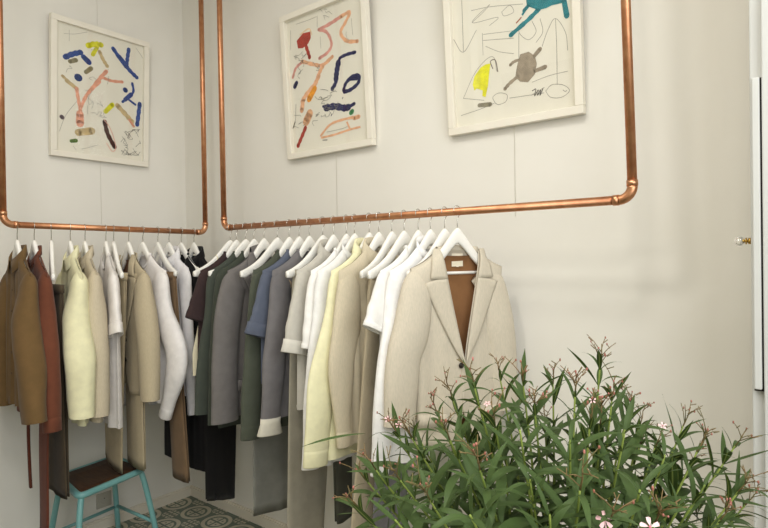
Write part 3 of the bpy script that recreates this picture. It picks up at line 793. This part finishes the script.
left_art = [
 sk(LINE, .4, A1, (125,155),(200,158),(280,145)), sk(LINE, .4, A1, (160,130),(160,205)), sk(LINE, .4, A1, (420,390),(300,520),(255,528)), sk(LINE, .4, A1, (600,250),(650,330),(660,420)),
 sk(LINE, .4, A2, (190,120),(120,210),(85,300)), sk(LINE, .4, A2, (215,405),(260,395),(310,380)), sk(LINE, .4, A2, (165,385),(185,415)),
 sk(LEM, 6.5, A1, (285,235),(330,225),(370,230)), sk(LEM, 4.5, A1, (345,245),(315,295)), sk(TAN, 4.5, A1, (360,275),(385,330),(410,370)),
 sk(BLUE, 6.5, A1, (135,310),(185,290),(235,280)), sk(BLUE, 6.5, A1, (255,310),(290,345)), sk(GRY, 5, A1, (165,340),(205,330)), sk(GRY, 5, A1, (270,410),(305,385)),
 sk(BLUE, 9, A1, (218,445),(222,447)), sk(BLUE, 5, A1, (450,255),(495,320),(560,400),(605,445)), sk(BLUE, 4.5, A1, (553,260),(545,310),(540,355)),sk(BLUE, 6, A1, (490,310),(540,375)),
 sk(TAN, 3.6, A1, (115,435),(160,475),(215,520)), sk(PNK, 4.5, A1, (405,405),(360,455),(310,520)), sk(PNK, 3.6, A1, (390,450),(440,468),(510,475)),
 sk(PNK, 4, A2, (320,10),(250,80),(210,160)), sk(TAN, 4, A2, (125,5),(185,50)), sk(PNK, 4.2, A2, (185,50),(195,110),(208,180)), sk(PNK, 9, A2, (205,200),(205,255)),
 sk(TAN, 8.5, A2, (195,308),(275,298)), sk(0x6B5A62, 5, A2, (97,215),(102,220)), sk(0x5E7C34, 4.5, A2, (155,358),(182,355)),
 sk(0x4A2E2A, 5.5, A2, (350,245),(365,310),(395,370),(408,392)), sk(0xE0AA98, .8, A2, (345,230),(385,290),(415,390),(395,418),(360,370)),
 sk(LEM, 5.5, A2, (355,185),(395,145)), sk(TAN, 6, A2, (425,150),(475,205),(510,245)), sk(PNK, 3, A2, (495,235),(520,272)),
 sk(BLUE, 6, A2, (470,58),(472,60)), sk(BLUE, 3, A2, (512,20),(515,75),(455,128)), sk(BLUE, 5, A2, (470,115),(505,85)), sk(BLUE, 2.5, A2, (490,115),(530,145)), sk(BLUE, 5, A2, (555,140),(548,200),(540,262)),
] + scrib(A2, 440, 290, 560, 440, 16, .45) + scrib(A2, 250, 60, 360, 220, 8, .35) + scrib(A1, 130, 180, 420, 500, 4, .3)
mid_art = [
 sk(LINE, .4, B1, (105,160),(180,135),(240,110)), sk(LINE, .5, B1, (245,105),(245,180)), sk(LINE, .4, B1, (265,240),(270,320)), sk(LINE, .4, B1, (470,120),(480,230)), sk(LINE, .4, B1, (70,200),(70,330)),
 sk(0xE6C79E, 1.2, B1, (130,230),(190,190),(210,230)),
 (RED, 0, tr_(*B1, [(110,270),(150,220),(200,208),(203,250),(185,290),(150,318),(118,320)])), sk(RED, 4, B1, (165,285),(180,330),(195,378)),
 sk(0xD79A8E, 3.6, B1, (262,195),(340,150),(400,110)), sk(PCH, 3.6, B1, (400,110),(460,80),(430,150),(400,215),(440,270),(510,272)), sk(0xD79A8E, 3.2, B1, (255,195),(310,215),(340,290),(315,345),(260,385)),
 sk(0xD79A8E, 3, B1, (85,510),(105,450),(145,410)), sk(PCH, 3.6, B1, (145,405),(220,425),(280,430),(345,375)), sk(PCH, 4.4, B1, (285,430),(260,480),(245,525)),
 sk(PCH, 5, B2, (240,5),(215,60),(165,120),(138,165)), sk(ORG, 6, B2, (215,85),(180,150)), sk(PCH, 5, B2, (145,150),(135,220)), sk(0xD9A77F, 8.5, B2, (185,240),(162,290)),
 sk(RED, 4.2, B2, (158,328),(135,385),(112,440)), sk(DBL, 3.4, B1, (495,345),(440,360),(395,385),(385,430)), sk(DBL, 6.5, B1, (385,415),(375,470),(370,520)), sk(DBL, 4.5, B2, (352,5),(345,50),(325,85)),
 sk(DBL, 3.8, B2, (395,95),(410,50),(450,10),(490,5),(485,50),(440,90),(400,105)), sk(DBL, 5, B2, (440,20),(480,15)),
 sk(DBL, 6.5, B2, (285,205),(340,195),(400,205),(425,200)), sk(DBL, 2.6, B2, (268,195),(300,190)), sk(DBL, 3.2, B2, (425,200),(462,178)), sk(DBL, 2, B2, (388,142),(391,144)), sk(DBL, 2, B2, (318,248),(322,250)),
 sk(0x4F9460, 4.5, B2, (440,235),(450,225)), sk(DBL, 4.5, B2, (103,50),(92,72)), sk(PCH, 2.4, B2, (255,375),(310,310),(380,280),(490,255)), sk(PCH, 4, B2, (460,268),(490,258)),
 sk(PCH, 2, B2, (255,390),(340,370),(430,340),(500,322)), sk(PCH, 2, B2, (415,290),(435,335)), sk(LINE, 1.2, B2, (265,405),(295,403)), sk(LINE, .6, B2, (100,180),(95,290),(78,335)), sk(0x6E6A5C, 1.2, B2, (95,290),(82,330)),
 sk(LINE, .4, B2, (290,355),(380,335),(420,320)),
] + scrib(B2, 200, 90, 360, 260, 14, .35) + scrib(B1, 120, 400, 260, 520, 6, .35) + scrib(B1, 60, 180, 180, 400, 3, .3) + scrib(B2, 90, 250, 260, 400, 4, .3) + scrib(B1, 250, 60, 500, 320, 4, .25)
right_art = [
 sk(LINE, .6, G1, (88,0),(92,110),(95,210)), sk(LINE, .6, G1, (55,160),(95,212),(148,122)), sk(LINE, .5, G1, (130,92),(180,45),(200,20),(130,92),(235,70),(200,105)), sk(LINE, .5, G3, (155,40),(230,25),(350,15)),
 sk(LINE, .5, G3, (270,45),(300,20),(315,45),(280,60),(270,45)), sk(LINE, .5, G1, (175,140),(240,132),(300,125)), sk(LINE, .5, G1, (172,135),(175,225)), sk(LINE, .5, G1, (172,165),(230,160),(300,155)), sk(LINE, .5, G1, (185,188),(240,210),(300,218)),
 sk(LINE, .5, G1, (95,400),(140,300),(190,240),(220,235),(230,290)), sk(LINE, .5, G1, (95,400),(180,408)), sk(LINE, .5, G1, (85,470),(160,445),(220,420)), sk(0x7A6E66, .9, G1, (215,280),(205,250),(225,245),(235,292)),
 sk(LINE, .5, G1, (225,420),(215,395),(240,378),(272,385),(268,412),(240,425),(222,418)),
 sk(LINE, .5, G3, (300,370),(380,358),(430,350)), sk(LINE, .5, G3, (385,310),(450,285),(520,268)), sk(LINE, .5, G2, (185,75),(190,200),(192,345)), sk(LINE, .5, G2, (130,190),(155,120),(185,75),(225,130),(235,205)),
 sk(LINE, .5, G2, (145,370),(170,345),(215,345),(242,368),(210,395),(165,395),(145,370)), sk(LINE, .5, G3, (335,125),(335,225)), sk(LINE, .5, G3, (350,80),(335,120),(370,150),(400,120),(385,80)), sk(LINE, .5, G3, (415,70),(425,120),(400,160)),
 sk(0x5E5A52, .7, G2, (90,370),(105,362),(100,390),(115,365),(112,388),(125,365),(122,388),(135,358)), sk(LINE, .5, G2, (85,388),(140,355)), sk(LINE, .6, G2, (215,365),(225,372),(232,366)),
 (0xDEDB30, 0, tr_(*G1, [(205,258),(200,300),(195,350),(185,395),(172,390),(174,368),(150,360),(140,368),(133,345),(140,310),(165,275),(185,262)])),
 sk(0x8A8470, 4, G1, (160,428),(205,424)),
 (TAU, 0, tr_(*G3, [(340,205),(372,195),(395,210),(403,240),(395,280),(370,310),(340,308),(322,290),(328,250)])), sk(TAU, 3.6, G3, (335,285),(300,315),(283,335)), sk(TAU, 3, G3, (340,225),(318,232),(303,245)), sk(TAU, 4, G3, (390,215),(415,185)), sk(TAU, 3.8, G3, (390,270),(435,252)),
 (TEAL, 0, tr_(*G3, [(360,-25),(480,-40),(512,-10),(505,10),(460,20),(440,30),(410,38),(372,25),(350,60),(345,55),(365,18)])), sk(TEAL, 4.6, G3, (410,35),(370,75),(305,132)), sk(TEAL, 5, G3, (505,0),(516,60)), sk(TEAL, 3.6, G3, (372,20),(355,40)), sk(0x9C5A48, 1.2, G3, (345,65),(325,88)),
]
picture('white framed abstract drawing with blue and pink strokes on the left wall', 'left', (51, 155), (148.5, 167), 0.735, 0.042, left_art, 0.5)
picture('white framed abstract drawing with red and navy strokes in the middle', 'back', (287.5, 158), (372.5, 147), 0.735, 0.042, mid_art, 0.55)
picture('white framed sketch with yellow and teal shapes at the right', 'back', (448.5, 133), (583.5, 116.5), 0.735, 0.042, right_art, 0.50)

# ------------------------------------------------------------------ wall socket
sock_m, _, _ = base_mat('socket_plastic', 0xB4B0A4, 0.4)
hole_m, _, _ = base_mat('socket_holes', 0x5A564E, 0.6)
p = on_plane(103.5, 499.5, (0.0, 0, 0), (1, 0, 0))
root = thing('wall_socket', 'white square wall socket low on the left wall behind the stool', 'wall socket', (0, p.y, p.z))
b = MB(); b.box(0, -0.042, -0.042, 0.009, 0.042, 0.042); b.build('cover_plate', sock_m, root, False, 0.004)
b = MB()
b.loft([[(x, r*math.cos(a), r*math.sin(a)) for a in [2*PI*k/24 for k in range(24)]] for x, r in ((0.009, 0.025), (0.0115, 0.024), (0.0115, 0.020), (0.004, 0.019))], True, False, True); b.build('socket_well', sock_m, root)
b = MB()
for dy in (-0.0095, 0.0095): b.tube([(0.0042, dy, 0), (0.0052, dy, 0)], 0.003, 10)
b.tube([(0.004, 0, 0.010), (0.014, 0, 0.010)], 0.0025, 8); b.build('pins', hole_m, root)

# ------------------------------------------------------------------ stool
teal_m = noisy('teal_enamel', 0x6FA3A2, 0x7DB0AE, 9, 0.4, 0, 0.5)
seat_m = noisy('dark_wood', 0x3E281A, 0x553A26, 7, 0.5, 0, 0.4, 0.2, 20, (2, 12, 2))
rub_m, _, _ = base_mat('rubber', 0x2A2826, 0.8)
SZ = 0.455
cor = [on_plane(u, v, (0, 0, SZ), (0, 0, 1)) for u, v in ((80, 494), (143, 467.5), (113, 456.5), (60, 475))]
cen = sum(cor, Vector()) / 4
root = thing('stool', 'dark wooden stool on a teal metal frame below the short rail', 'stool', (cen.x, cen.y, 0))
q = [Vector((c.x - cen.x, c.y - cen.y, 0)) for c in cor]
def rounded(sc, r, n=7):
    out = []
    for i in range(4):
        p0, p1, p2 = q[i-1] * sc, q[i] * sc, q[(i+1) % 4] * sc
        a = p1 + (p0 - p1).normalized() * r; c = p1 + (p2 - p1).normalized() * r
        for k in range(n):
            t = k / (n - 1); out.append(a * (1-t)**2 + p1 * 2*t*(1-t) + c * t*t)
    return out
oR = rounded(1.03, 0.04); iR = rounded(0.96, 0.036)
b = MB(); zz = Vector((0, 0, 1))
rings = [[p + zz*(SZ-0.012) for p in rounded(0.93, 0.036)], [p + zz*(SZ-0.002) for p in iR], [p*0.99 + zz*(SZ+0.002) for p in iR], [p*0.6 + zz*(SZ-0.004) for p in iR], [p*0.2 + zz*(SZ-0.006) for p in iR]]
b.loft(rings, True, True, True); b.build('seat', seat_m, root)
loop = oR + [oR[0]]
b = MB(); pts = [p + zz*(SZ-0.010) for p in oR]
n = len(pts); rg = []
for i in range(n):
    t = (pts[(i+1) % n] - pts[i-1]).normalized(); a = Vector((0, 0, 1)); c = t.cross(a)
    rg.append([pts[i] + (a*math.cos(2*PI*k/10) + c*math.sin(2*PI*k/10)) * 0.0155 for k in range(10)])
rg.append(rg[0]); b.loft(rg, True); b.build('seat_rim', teal_m, root)
feet = []
for i, p in enumerate(q):
    t0 = p * 0.90 + zz*(SZ-0.02); out = p.normalized(); ft = p + out * 0.075 + zz*0.0
    feet.append((t0, ft))
    b = MB(); pts = catmull([p*0.80 + zz*(SZ-0.018), p*0.93 + zz*(SZ-0.022), p*0.985 + out*0.004 + zz*(SZ-0.06), p + out*0.03 + zz*0.26, ft + zz*0.012], 18)
    b.tube(pts, 0.0138, 12); lg = b.build('leg', teal_m, root)
    b = MB(); b.tube([ft, ft + zz*0.02], 0.015, 12); b.build('foot_cap', rub_m, lg)
def on_leg(i, z):
    p = q[i]; out = p.normalized(); t = (0.26 - z) / 0.25; return p + out * (0.03 + 0.045*t) + zz*z
for i, j, z in ((0, 3, 0.17), (3, 2, 0.165), (2, 1, 0.17), (0, 1, 0.08)):
    b = MB(); b.tube([on_leg(i, z), on_leg(j, z)], 0.0085, 10); b.build('stretcher', teal_m, root)

# ------------------------------------------------------------------ oleander in the foreground
def leaf_material(name, h, h2, under):
    m, nt, bs = base_mat(name, h, 0.48, 0, 0.2)
    N, L_ = nt.nodes, nt.links
    uv = N.new('ShaderNodeUVMap'); sp = N.new('ShaderNodeSeparateXYZ'); L_.new(uv.outputs[0], sp.inputs[0])
    ab = N.new('ShaderNodeMath'); ab.operation = 'ABSOLUTE'; L_.new(sp.outputs[0], ab.inputs[0])
    lt = N.new('ShaderNodeMath'); lt.operation = 'LESS_THAN'; lt.inputs[1].default_value = 0.10; L_.new(ab.outputs[0], lt.inputs[0])
    oi = N.new('ShaderNodeTexNoise'); oi.inputs['Scale'].default_value = 9; g = N.new('ShaderNodeNewGeometry'); L_.new(g.outputs['Position'], oi.inputs['Vector'])
    rp = N.new('ShaderNodeValToRGB'); rp.color_ramp.elements[0].position = 0.35; rp.color_ramp.elements[1].position = 0.68
    rp.color_ramp.elements[0].color = lin(h); rp.color_ramp.elements[1].color = lin(h2); L_.new(oi.outputs['Fac'], rp.inputs[0])
    mx = N.new('ShaderNodeMix'); mx.data_type = 'RGBA'; L_.new(lt.outputs[0], mx.inputs[0]); L_.new(rp.outputs[0], mx.inputs[6]); mx.inputs[7].default_value = lin(0x7C8A4A)
    m2 = N.new('ShaderNodeMix'); m2.data_type = 'RGBA'; L_.new(g.outputs['Backfacing'], m2.inputs[0]); L_.new(mx.outputs[2], m2.inputs[6]); m2.inputs[7].default_value = lin(under)
    L_.new(m2.outputs[2], bs.inputs['Base Color'])
    tl = N.new('ShaderNodeBsdfTranslucent'); L_.new(m2.outputs[2], tl.inputs[0])
    ms = N.new('ShaderNodeMixShader'); ms.inputs[0].default_value = 0.22
    L_.new(bs.outputs[0], ms.inputs[1]); L_.new(tl.outputs[0], ms.inputs[2]); L_.new(ms.outputs[0], N['Material Output'].inputs[0])
    return m
leaf_m = leaf_material('oleander_leaf', 0x33431F, 0x475C2B, 0x4A5E34)
stem_m = noisy('green_stem', 0x6E8038, 0x8E9E4C, 14, 0.6)
twig_m = noisy('red_twig', 0x66603A, 0x7E6444, 20, 0.6)
bud_m = noisy('pink_bud', 0x8A5844, 0xB87870, 90, 0.6)
petal_m = noisy('pink_petal', 0xEBB8BE, 0xF2D2D2, 40, 0.6)
heart_m, _, _ = base_mat('flower_heart', 0xD8788A, 0.6)
terra = noisy('terracotta', 0xA86A48, 0xB67A56, 8, 0.85, 0, 0.2, 0.3, 30)
soil_m = noisy('soil', 0x3A2A20, 0x4C3A2C, 30, 0.95, 0, 0.1, 0.6, 50)
pr = random.Random(11)
PD = 1.12
pc = at_dist(560, 500, PD); base = Vector((pc.x, pc.y, 0))
plant = thing('potted_oleander', 'large green oleander shrub with pink buds in the right foreground', 'plant', base)
b = MB(); prof = [(0.125, 0.0), (0.16, 0.24), (0.17, 0.28), (0.185, 0.285), (0.185, 0.325), (0.172, 0.328), (0.165, 0.30)]
b.loft([[(r*math.cos(2*PI*k/36), r*math.sin(2*PI*k/36), z) for k in range(36)] for r, z in prof], True, True, False); b.build('pot', terra, plant)
b = MB(); b.loft([[(r*math.cos(2*PI*k/24), r*math.sin(2*PI*k/24), 0.295 + 0.01*math.sin(5*r*9+k)) for k in range(24)] for r in (0.167, 0.12, 0.06, 0.01)], True, False, True); b.build('soil', soil_m, plant)

def add_leaf(m, o, d, up, L0, W, curl, twist=0.0, fold=0.25):
    """lanceolate blade from o along d, upper side towards up"""
    d = d.normalized(); side = d.cross(up)
    if side.length < 1e-3: side = Vector((1, 0, 0))
    side.normalize(); nrm = side.cross(d).normalized()
    n = 9; rows = []
    p = Vector(o); ang = 0.0
    for i in range(n + 1):
        t = i / n
        w = W * (math.sin(PI * min(1, t * 0.97 + 0.03)) ** 0.85) * (1.12 - 0.3*t)
        if t > 0.85: w *= (1 - t) / 0.15 * 0.9 + 0.1
        dd = d * math.cos(ang) - nrm * math.sin(ang); nn = nrm * math.cos(ang) + d * math.sin(ang)
        sd = side * math.cos(twist * t) + nn * math.sin(twist * t); n2 = nn * math.cos(twist*t) - side * math.sin(twist*t)
        rows.append((p + sd*w/2 + n2*w*fold/2, p + sd*w*0.07 + n2*0.0004, p - sd*w*0.07 + n2*0.0004, p - sd*w/2 + n2*w*fold/2))
        p = p + dd * (L0 / n); ang += curl / n
    k = m.add([v for r in rows for v in r])
    for i in range(n + 1):
        for j, u in enumerate((-1, -0.07, 0.07, 1)): m.uv[k + i*4 + j] = (u, i / n)
    for i in range(n):
        for j in range(3): m.face((k+i*4+j, k+i*4+j+1, k+(i+1)*4+j+1, k+(i+1)*4+j))

def add_flower(m, c, nrm, r):
    nrm = nrm.normalized(); a = nrm.orthogonal().normalized(); bb = nrm.cross(a)
    for k in range(5):
        an = 2*PI*k/5 + 0.3; d = a*math.cos(an) + bb*math.sin(an); e = nrm.cross(d)
        pts = [c + d*r*0.12, c + d*r*0.5 + e*r*0.20 + nrm*r*0.1, c + d*r*0.95 + e*r*0.26 + nrm*r*0.05, c + d*r*1.02, c + d*r*0.92 - e*r*0.22 + nrm*r*0.05, c + d*r*0.5 - e*r*0.18 + nrm*r*0.1]
        i = m.add(pts); m.face(range(i, i+6))
    m.ball(c + nrm*r*0.1, r*0.14, 6, 4, 1)

def branch(tip, red=True, flower=0, nleaf=(9, 12), infl=True, leaf_from=0.42, L0=(0.070, 0.155)):
    """tip in world space"""
    T = tip - base
    a = math.atan2(T.y, T.x) + pr.uniform(-0.4, 0.4); rr = pr.uniform(0.02, 0.10)
    S = Vector((rr*math.cos(a), rr*math.sin(a), 0.29))
    H = T.z - S.z; hor = Vector((T.x, T.y, 0))
    mid1 = S + Vector((T.x*0.22, T.y*0.22, H*0.40)); mid2 = S.lerp(T, 0.72) + Vector((-T.x*0.10, -T.y*0.10, H*0.05))
    P = catmull([S, mid1, mid2, T], 30)
    m = MB(); m.tube(P, [0.0050 - 0.0034*i/30 for i in range(31)], 7); br = m.build('branch', stem_m, plant)
    m = MB(); nw = pr.randint(*nleaf)
    ph = pr.uniform(0, 6)
    for w in range(nw):
        t = leaf_from + (0.985 - leaf_from) * w / (nw - 1); i = t * 30; k = min(29, int(i)); o = P[k].lerp(P[k+1], i - k)
        tg = (P[min(30, k+2)] - P[max(0, k-1)]).normalized()
        e1 = tg.orthogonal().normalized(); e2 = tg.cross(e1)
        ph += 1.05 + pr.uniform(-.2, .2)
        for q_ in range(3):
            if pr.random() < 0.08: continue
            an = ph + q_*2.094 + pr.uniform(-.25, .25)
            rad_ = e1*math.cos(an) + e2*math.sin(an)
            op = pr.uniform(0.50, 1.35) + (1 - t) * 0.5
            if w > nw - 3: op *= 0.6
            d = tg*math.cos(op) + rad_*math.sin(op)
            ln = pr.uniform(*L0) * (0.55 if w == nw-1 else 0.75 if w == nw-2 else 1.0)
            add_leaf(m, o, d, tg + Vector((0, 0, 0.5)), ln, ln * pr.uniform(0.12, 0.165), pr.uniform(-0.1, 1.7), pr.uniform(-.7, .7))
    m.build('foliage', leaf_m, br)
    if infl:
        tgt = (P[30] - P[27]).normalized(); e1 = tgt.orthogonal().normalized(); e2 = tgt.cross(e1)
        m = MB()
        top = T + tgt * pr.uniform(0.03, 0.055)
        m.tube([T, (T + top)/2 + e1*0.002, top], [0.0016, 0.0012, 0.0009], 5)
        ends = [top]
        for q_ in range(pr.randint(4, 7)):
            an = q_*2.4 + pr.uniform(-.3, .3); s0 = T.lerp(top, pr.uniform(0.1, 0.95)); rd = e1*math.cos(an) + e2*math.sin(an)
            ln = pr.uniform(0.018, 0.045); e = s0 + (tgt*pr.uniform(.5, 1) + rd*pr.uniform(.5, .9)) * ln
            m.tube([s0, s0.lerp(e, .5) + tgt*0.003, e], [0.0010, 0.0008, 0.0007], 5); ends.append(e)
            e2_ = s0.lerp(e, 0.6) + (tgt*0.6 + e2*pr.uniform(-1, 1) + e1*pr.uniform(-1, 1)) * 0.012; m.tube([s0.lerp(e, .6), e2_], 0.0009, 4); ends.append(e2_)
        for e in ends:
            if pr.random() < 0.34:
                r_ = pr.uniform(0.0012, 0.0022); m.ball(e, (r_, r_, r_*pr.uniform(1.2, 2.2)), 6, 5, 1)
        m.build('flower_stalk', [twig_m, bud_m], br)
        for _ in range(flower):
            e = pr.choice(ends); to_cam = (CAM - base - e).normalized()
            fl = MB(); add_flower(fl, e + to_cam*0.004, to_cam + Vector((pr.uniform(-.5, .5), pr.uniform(-.5, .5), pr.uniform(0, .6))), pr.uniform(0.006, 0.009))
            fl.build('flower', [petal_m, heart_m], br)
    return br
# outline of the crown (image column, row, distance), then the filling towards and away from the viewer
outline = [(600,366,1.15),(612,398,1.10),(628,410,1.2),(575,393,1.05),(553,384,1.2),(523,382,1.1),(500,378,1.2),(474,385,1.05),(452,398,1.2),(437,413,1.15),
           (412,438,1.1),(398,436,1.2),(376,470,1.05),(366,480,1.15),(360,510,1.0),(655,448,1.15),(683,426,1.2),(697,452,1.1),(735,446,1.15),(738,492,1.05),(745,505,1.15),(590,425,0.95),(535,412,1.0),(420,440,1.3),(640,425,1.25)]
for i, (u, v, d) in enumerate(outline):
    branch(at_dist(u, v, d), flower=1 if i in (11, 10, 15) else 0, infl=True)
inner = [(400,480,0.98),(425,455,1.25),(450,440,0.95),(470,430,1.25),(495,425,0.98),(520,430,0.92),(545,430,1.2),(570,440,0.90),(600,425,1.05),(625,430,0.95),(640,445,1.25),
         (665,455,0.98),(690,465,1.2),(705,485,1.0),(480,470,0.85),(530,480,0.84),(580,490,0.82),(640,490,0.86),(430,500,0.88),(680,505,0.9),(720,520,1.0),(505,455,1.3),(585,455,1.3),(550,515,0.78),(610,520,0.80),(470,515,0.80),(655,522,0.84),(395,520,0.9)]
for i, (u, v, d) in enumerate(inner):
    branch(at_dist(u, v, d), flower=1 if i in (4, 8, 11) else 0, infl=i % 2 == 0, nleaf=(9, 12))
# two blossoms opened wide at the front
for (u, v, d, r_) in ((605, 520, 0.80, 0.0125), (650, 527, 0.80, 0.0135)):
    m = MB(); c = at_dist(u, v, d) - base; add_flower(m, c, (CAM - base - c) + Vector((0, 0, 0.25)), r_)
    m.tube([c, c + Vector((0.0, 0.02, -0.07))], 0.0012, 5)
    m.build('flower', [petal_m, heart_m], plant)
# a few long single leaves reaching out of the crown
m = MB()
for (u0, v0, u1, v1, d, L_, W) in ((350,428,300,440,1.10,0,.010),(722,468,766,472,1.05,0,.011),(720,520,768,524,.95,0,.010),(440,398,370,370,1.0,0,.0),):
    if not W: continue
    p0, p1 = at_dist(u0 + (u0-u1)*0.3, v0 + (v0-v1)*0.2 + 8, d*1.02), at_dist(u1, v1, d)
    add_leaf(m, p0 - base, p1 - p0, Vector((0, 0, 1)), (p1 - p0).length, W*1.2, 0.25, 0.2)
m.build('foliage', leaf_m, plant)

# ------------------------------------------------------------------ light
w = bpy.data.worlds.new('daylight'); scene.world = w; w.use_nodes = True
bg = w.node_tree.nodes['Background']; bg.inputs[0].default_value = (0.85, 0.93, 1.0, 1); bg.inputs[1].default_value = 1.0
def area(name, loc, rot, sx, sy, power, col):
    l = bpy.data.lights.new(name, 'AREA'); l.shape = 'RECTANGLE'; l.size = sx; l.size_y = sy; l.energy = power; l.color = col
    o = bpy.data.objects.new(name, l); C.objects.link(o); o.location = loc; o.rotation_euler = rot; return o
area('window_daylight', (RX1 + 0.02, (WY0+WY1)/2, (WZ0+WZ1)/2), (0, math.radians(90), 0), WZ1-WZ0, WY1-WY0, 58, (0.965, 0.985, 1.0))
for lx, ly, pw in ((2.9, -1.6, 13), (1.45, -1.25, 4.0), (2.2, -2.0, 15), (3.4, -2.8, 11), (2.2, -3.3, 8)):
    area('ceiling_lamp', (lx, ly, RH - 0.02), (0, 0, 0), 0.3, 0.3, pw, (1.0, 0.97, 0.91))

spot_m = bpy.data.materials.new('lit_lamp'); spot_m.use_nodes = True
e_ = spot_m.node_tree.nodes['Principled BSDF']; e_.inputs['Emission Color'].default_value = (1, 0.93, 0.8, 1); e_.inputs['Emission Strength'].default_value = 12
lamp_m, _, _ = base_mat('lamp_housing', 0xE8E6E0, 0.4)

scene.view_settings.view_transform = 'Standard'; scene.view_settings.look = 'None'
scene.view_settings.gamma = 1.0; scene.view_settings.use_curve_mapping = False
scene.view_settings.exposure = 0.18
scene.cycles.use_denoising = True
scene.cycles.max_bounces = 8; scene.cycles.diffuse_bounces = 5; scene.cycles.transparent_max_bounces = 12
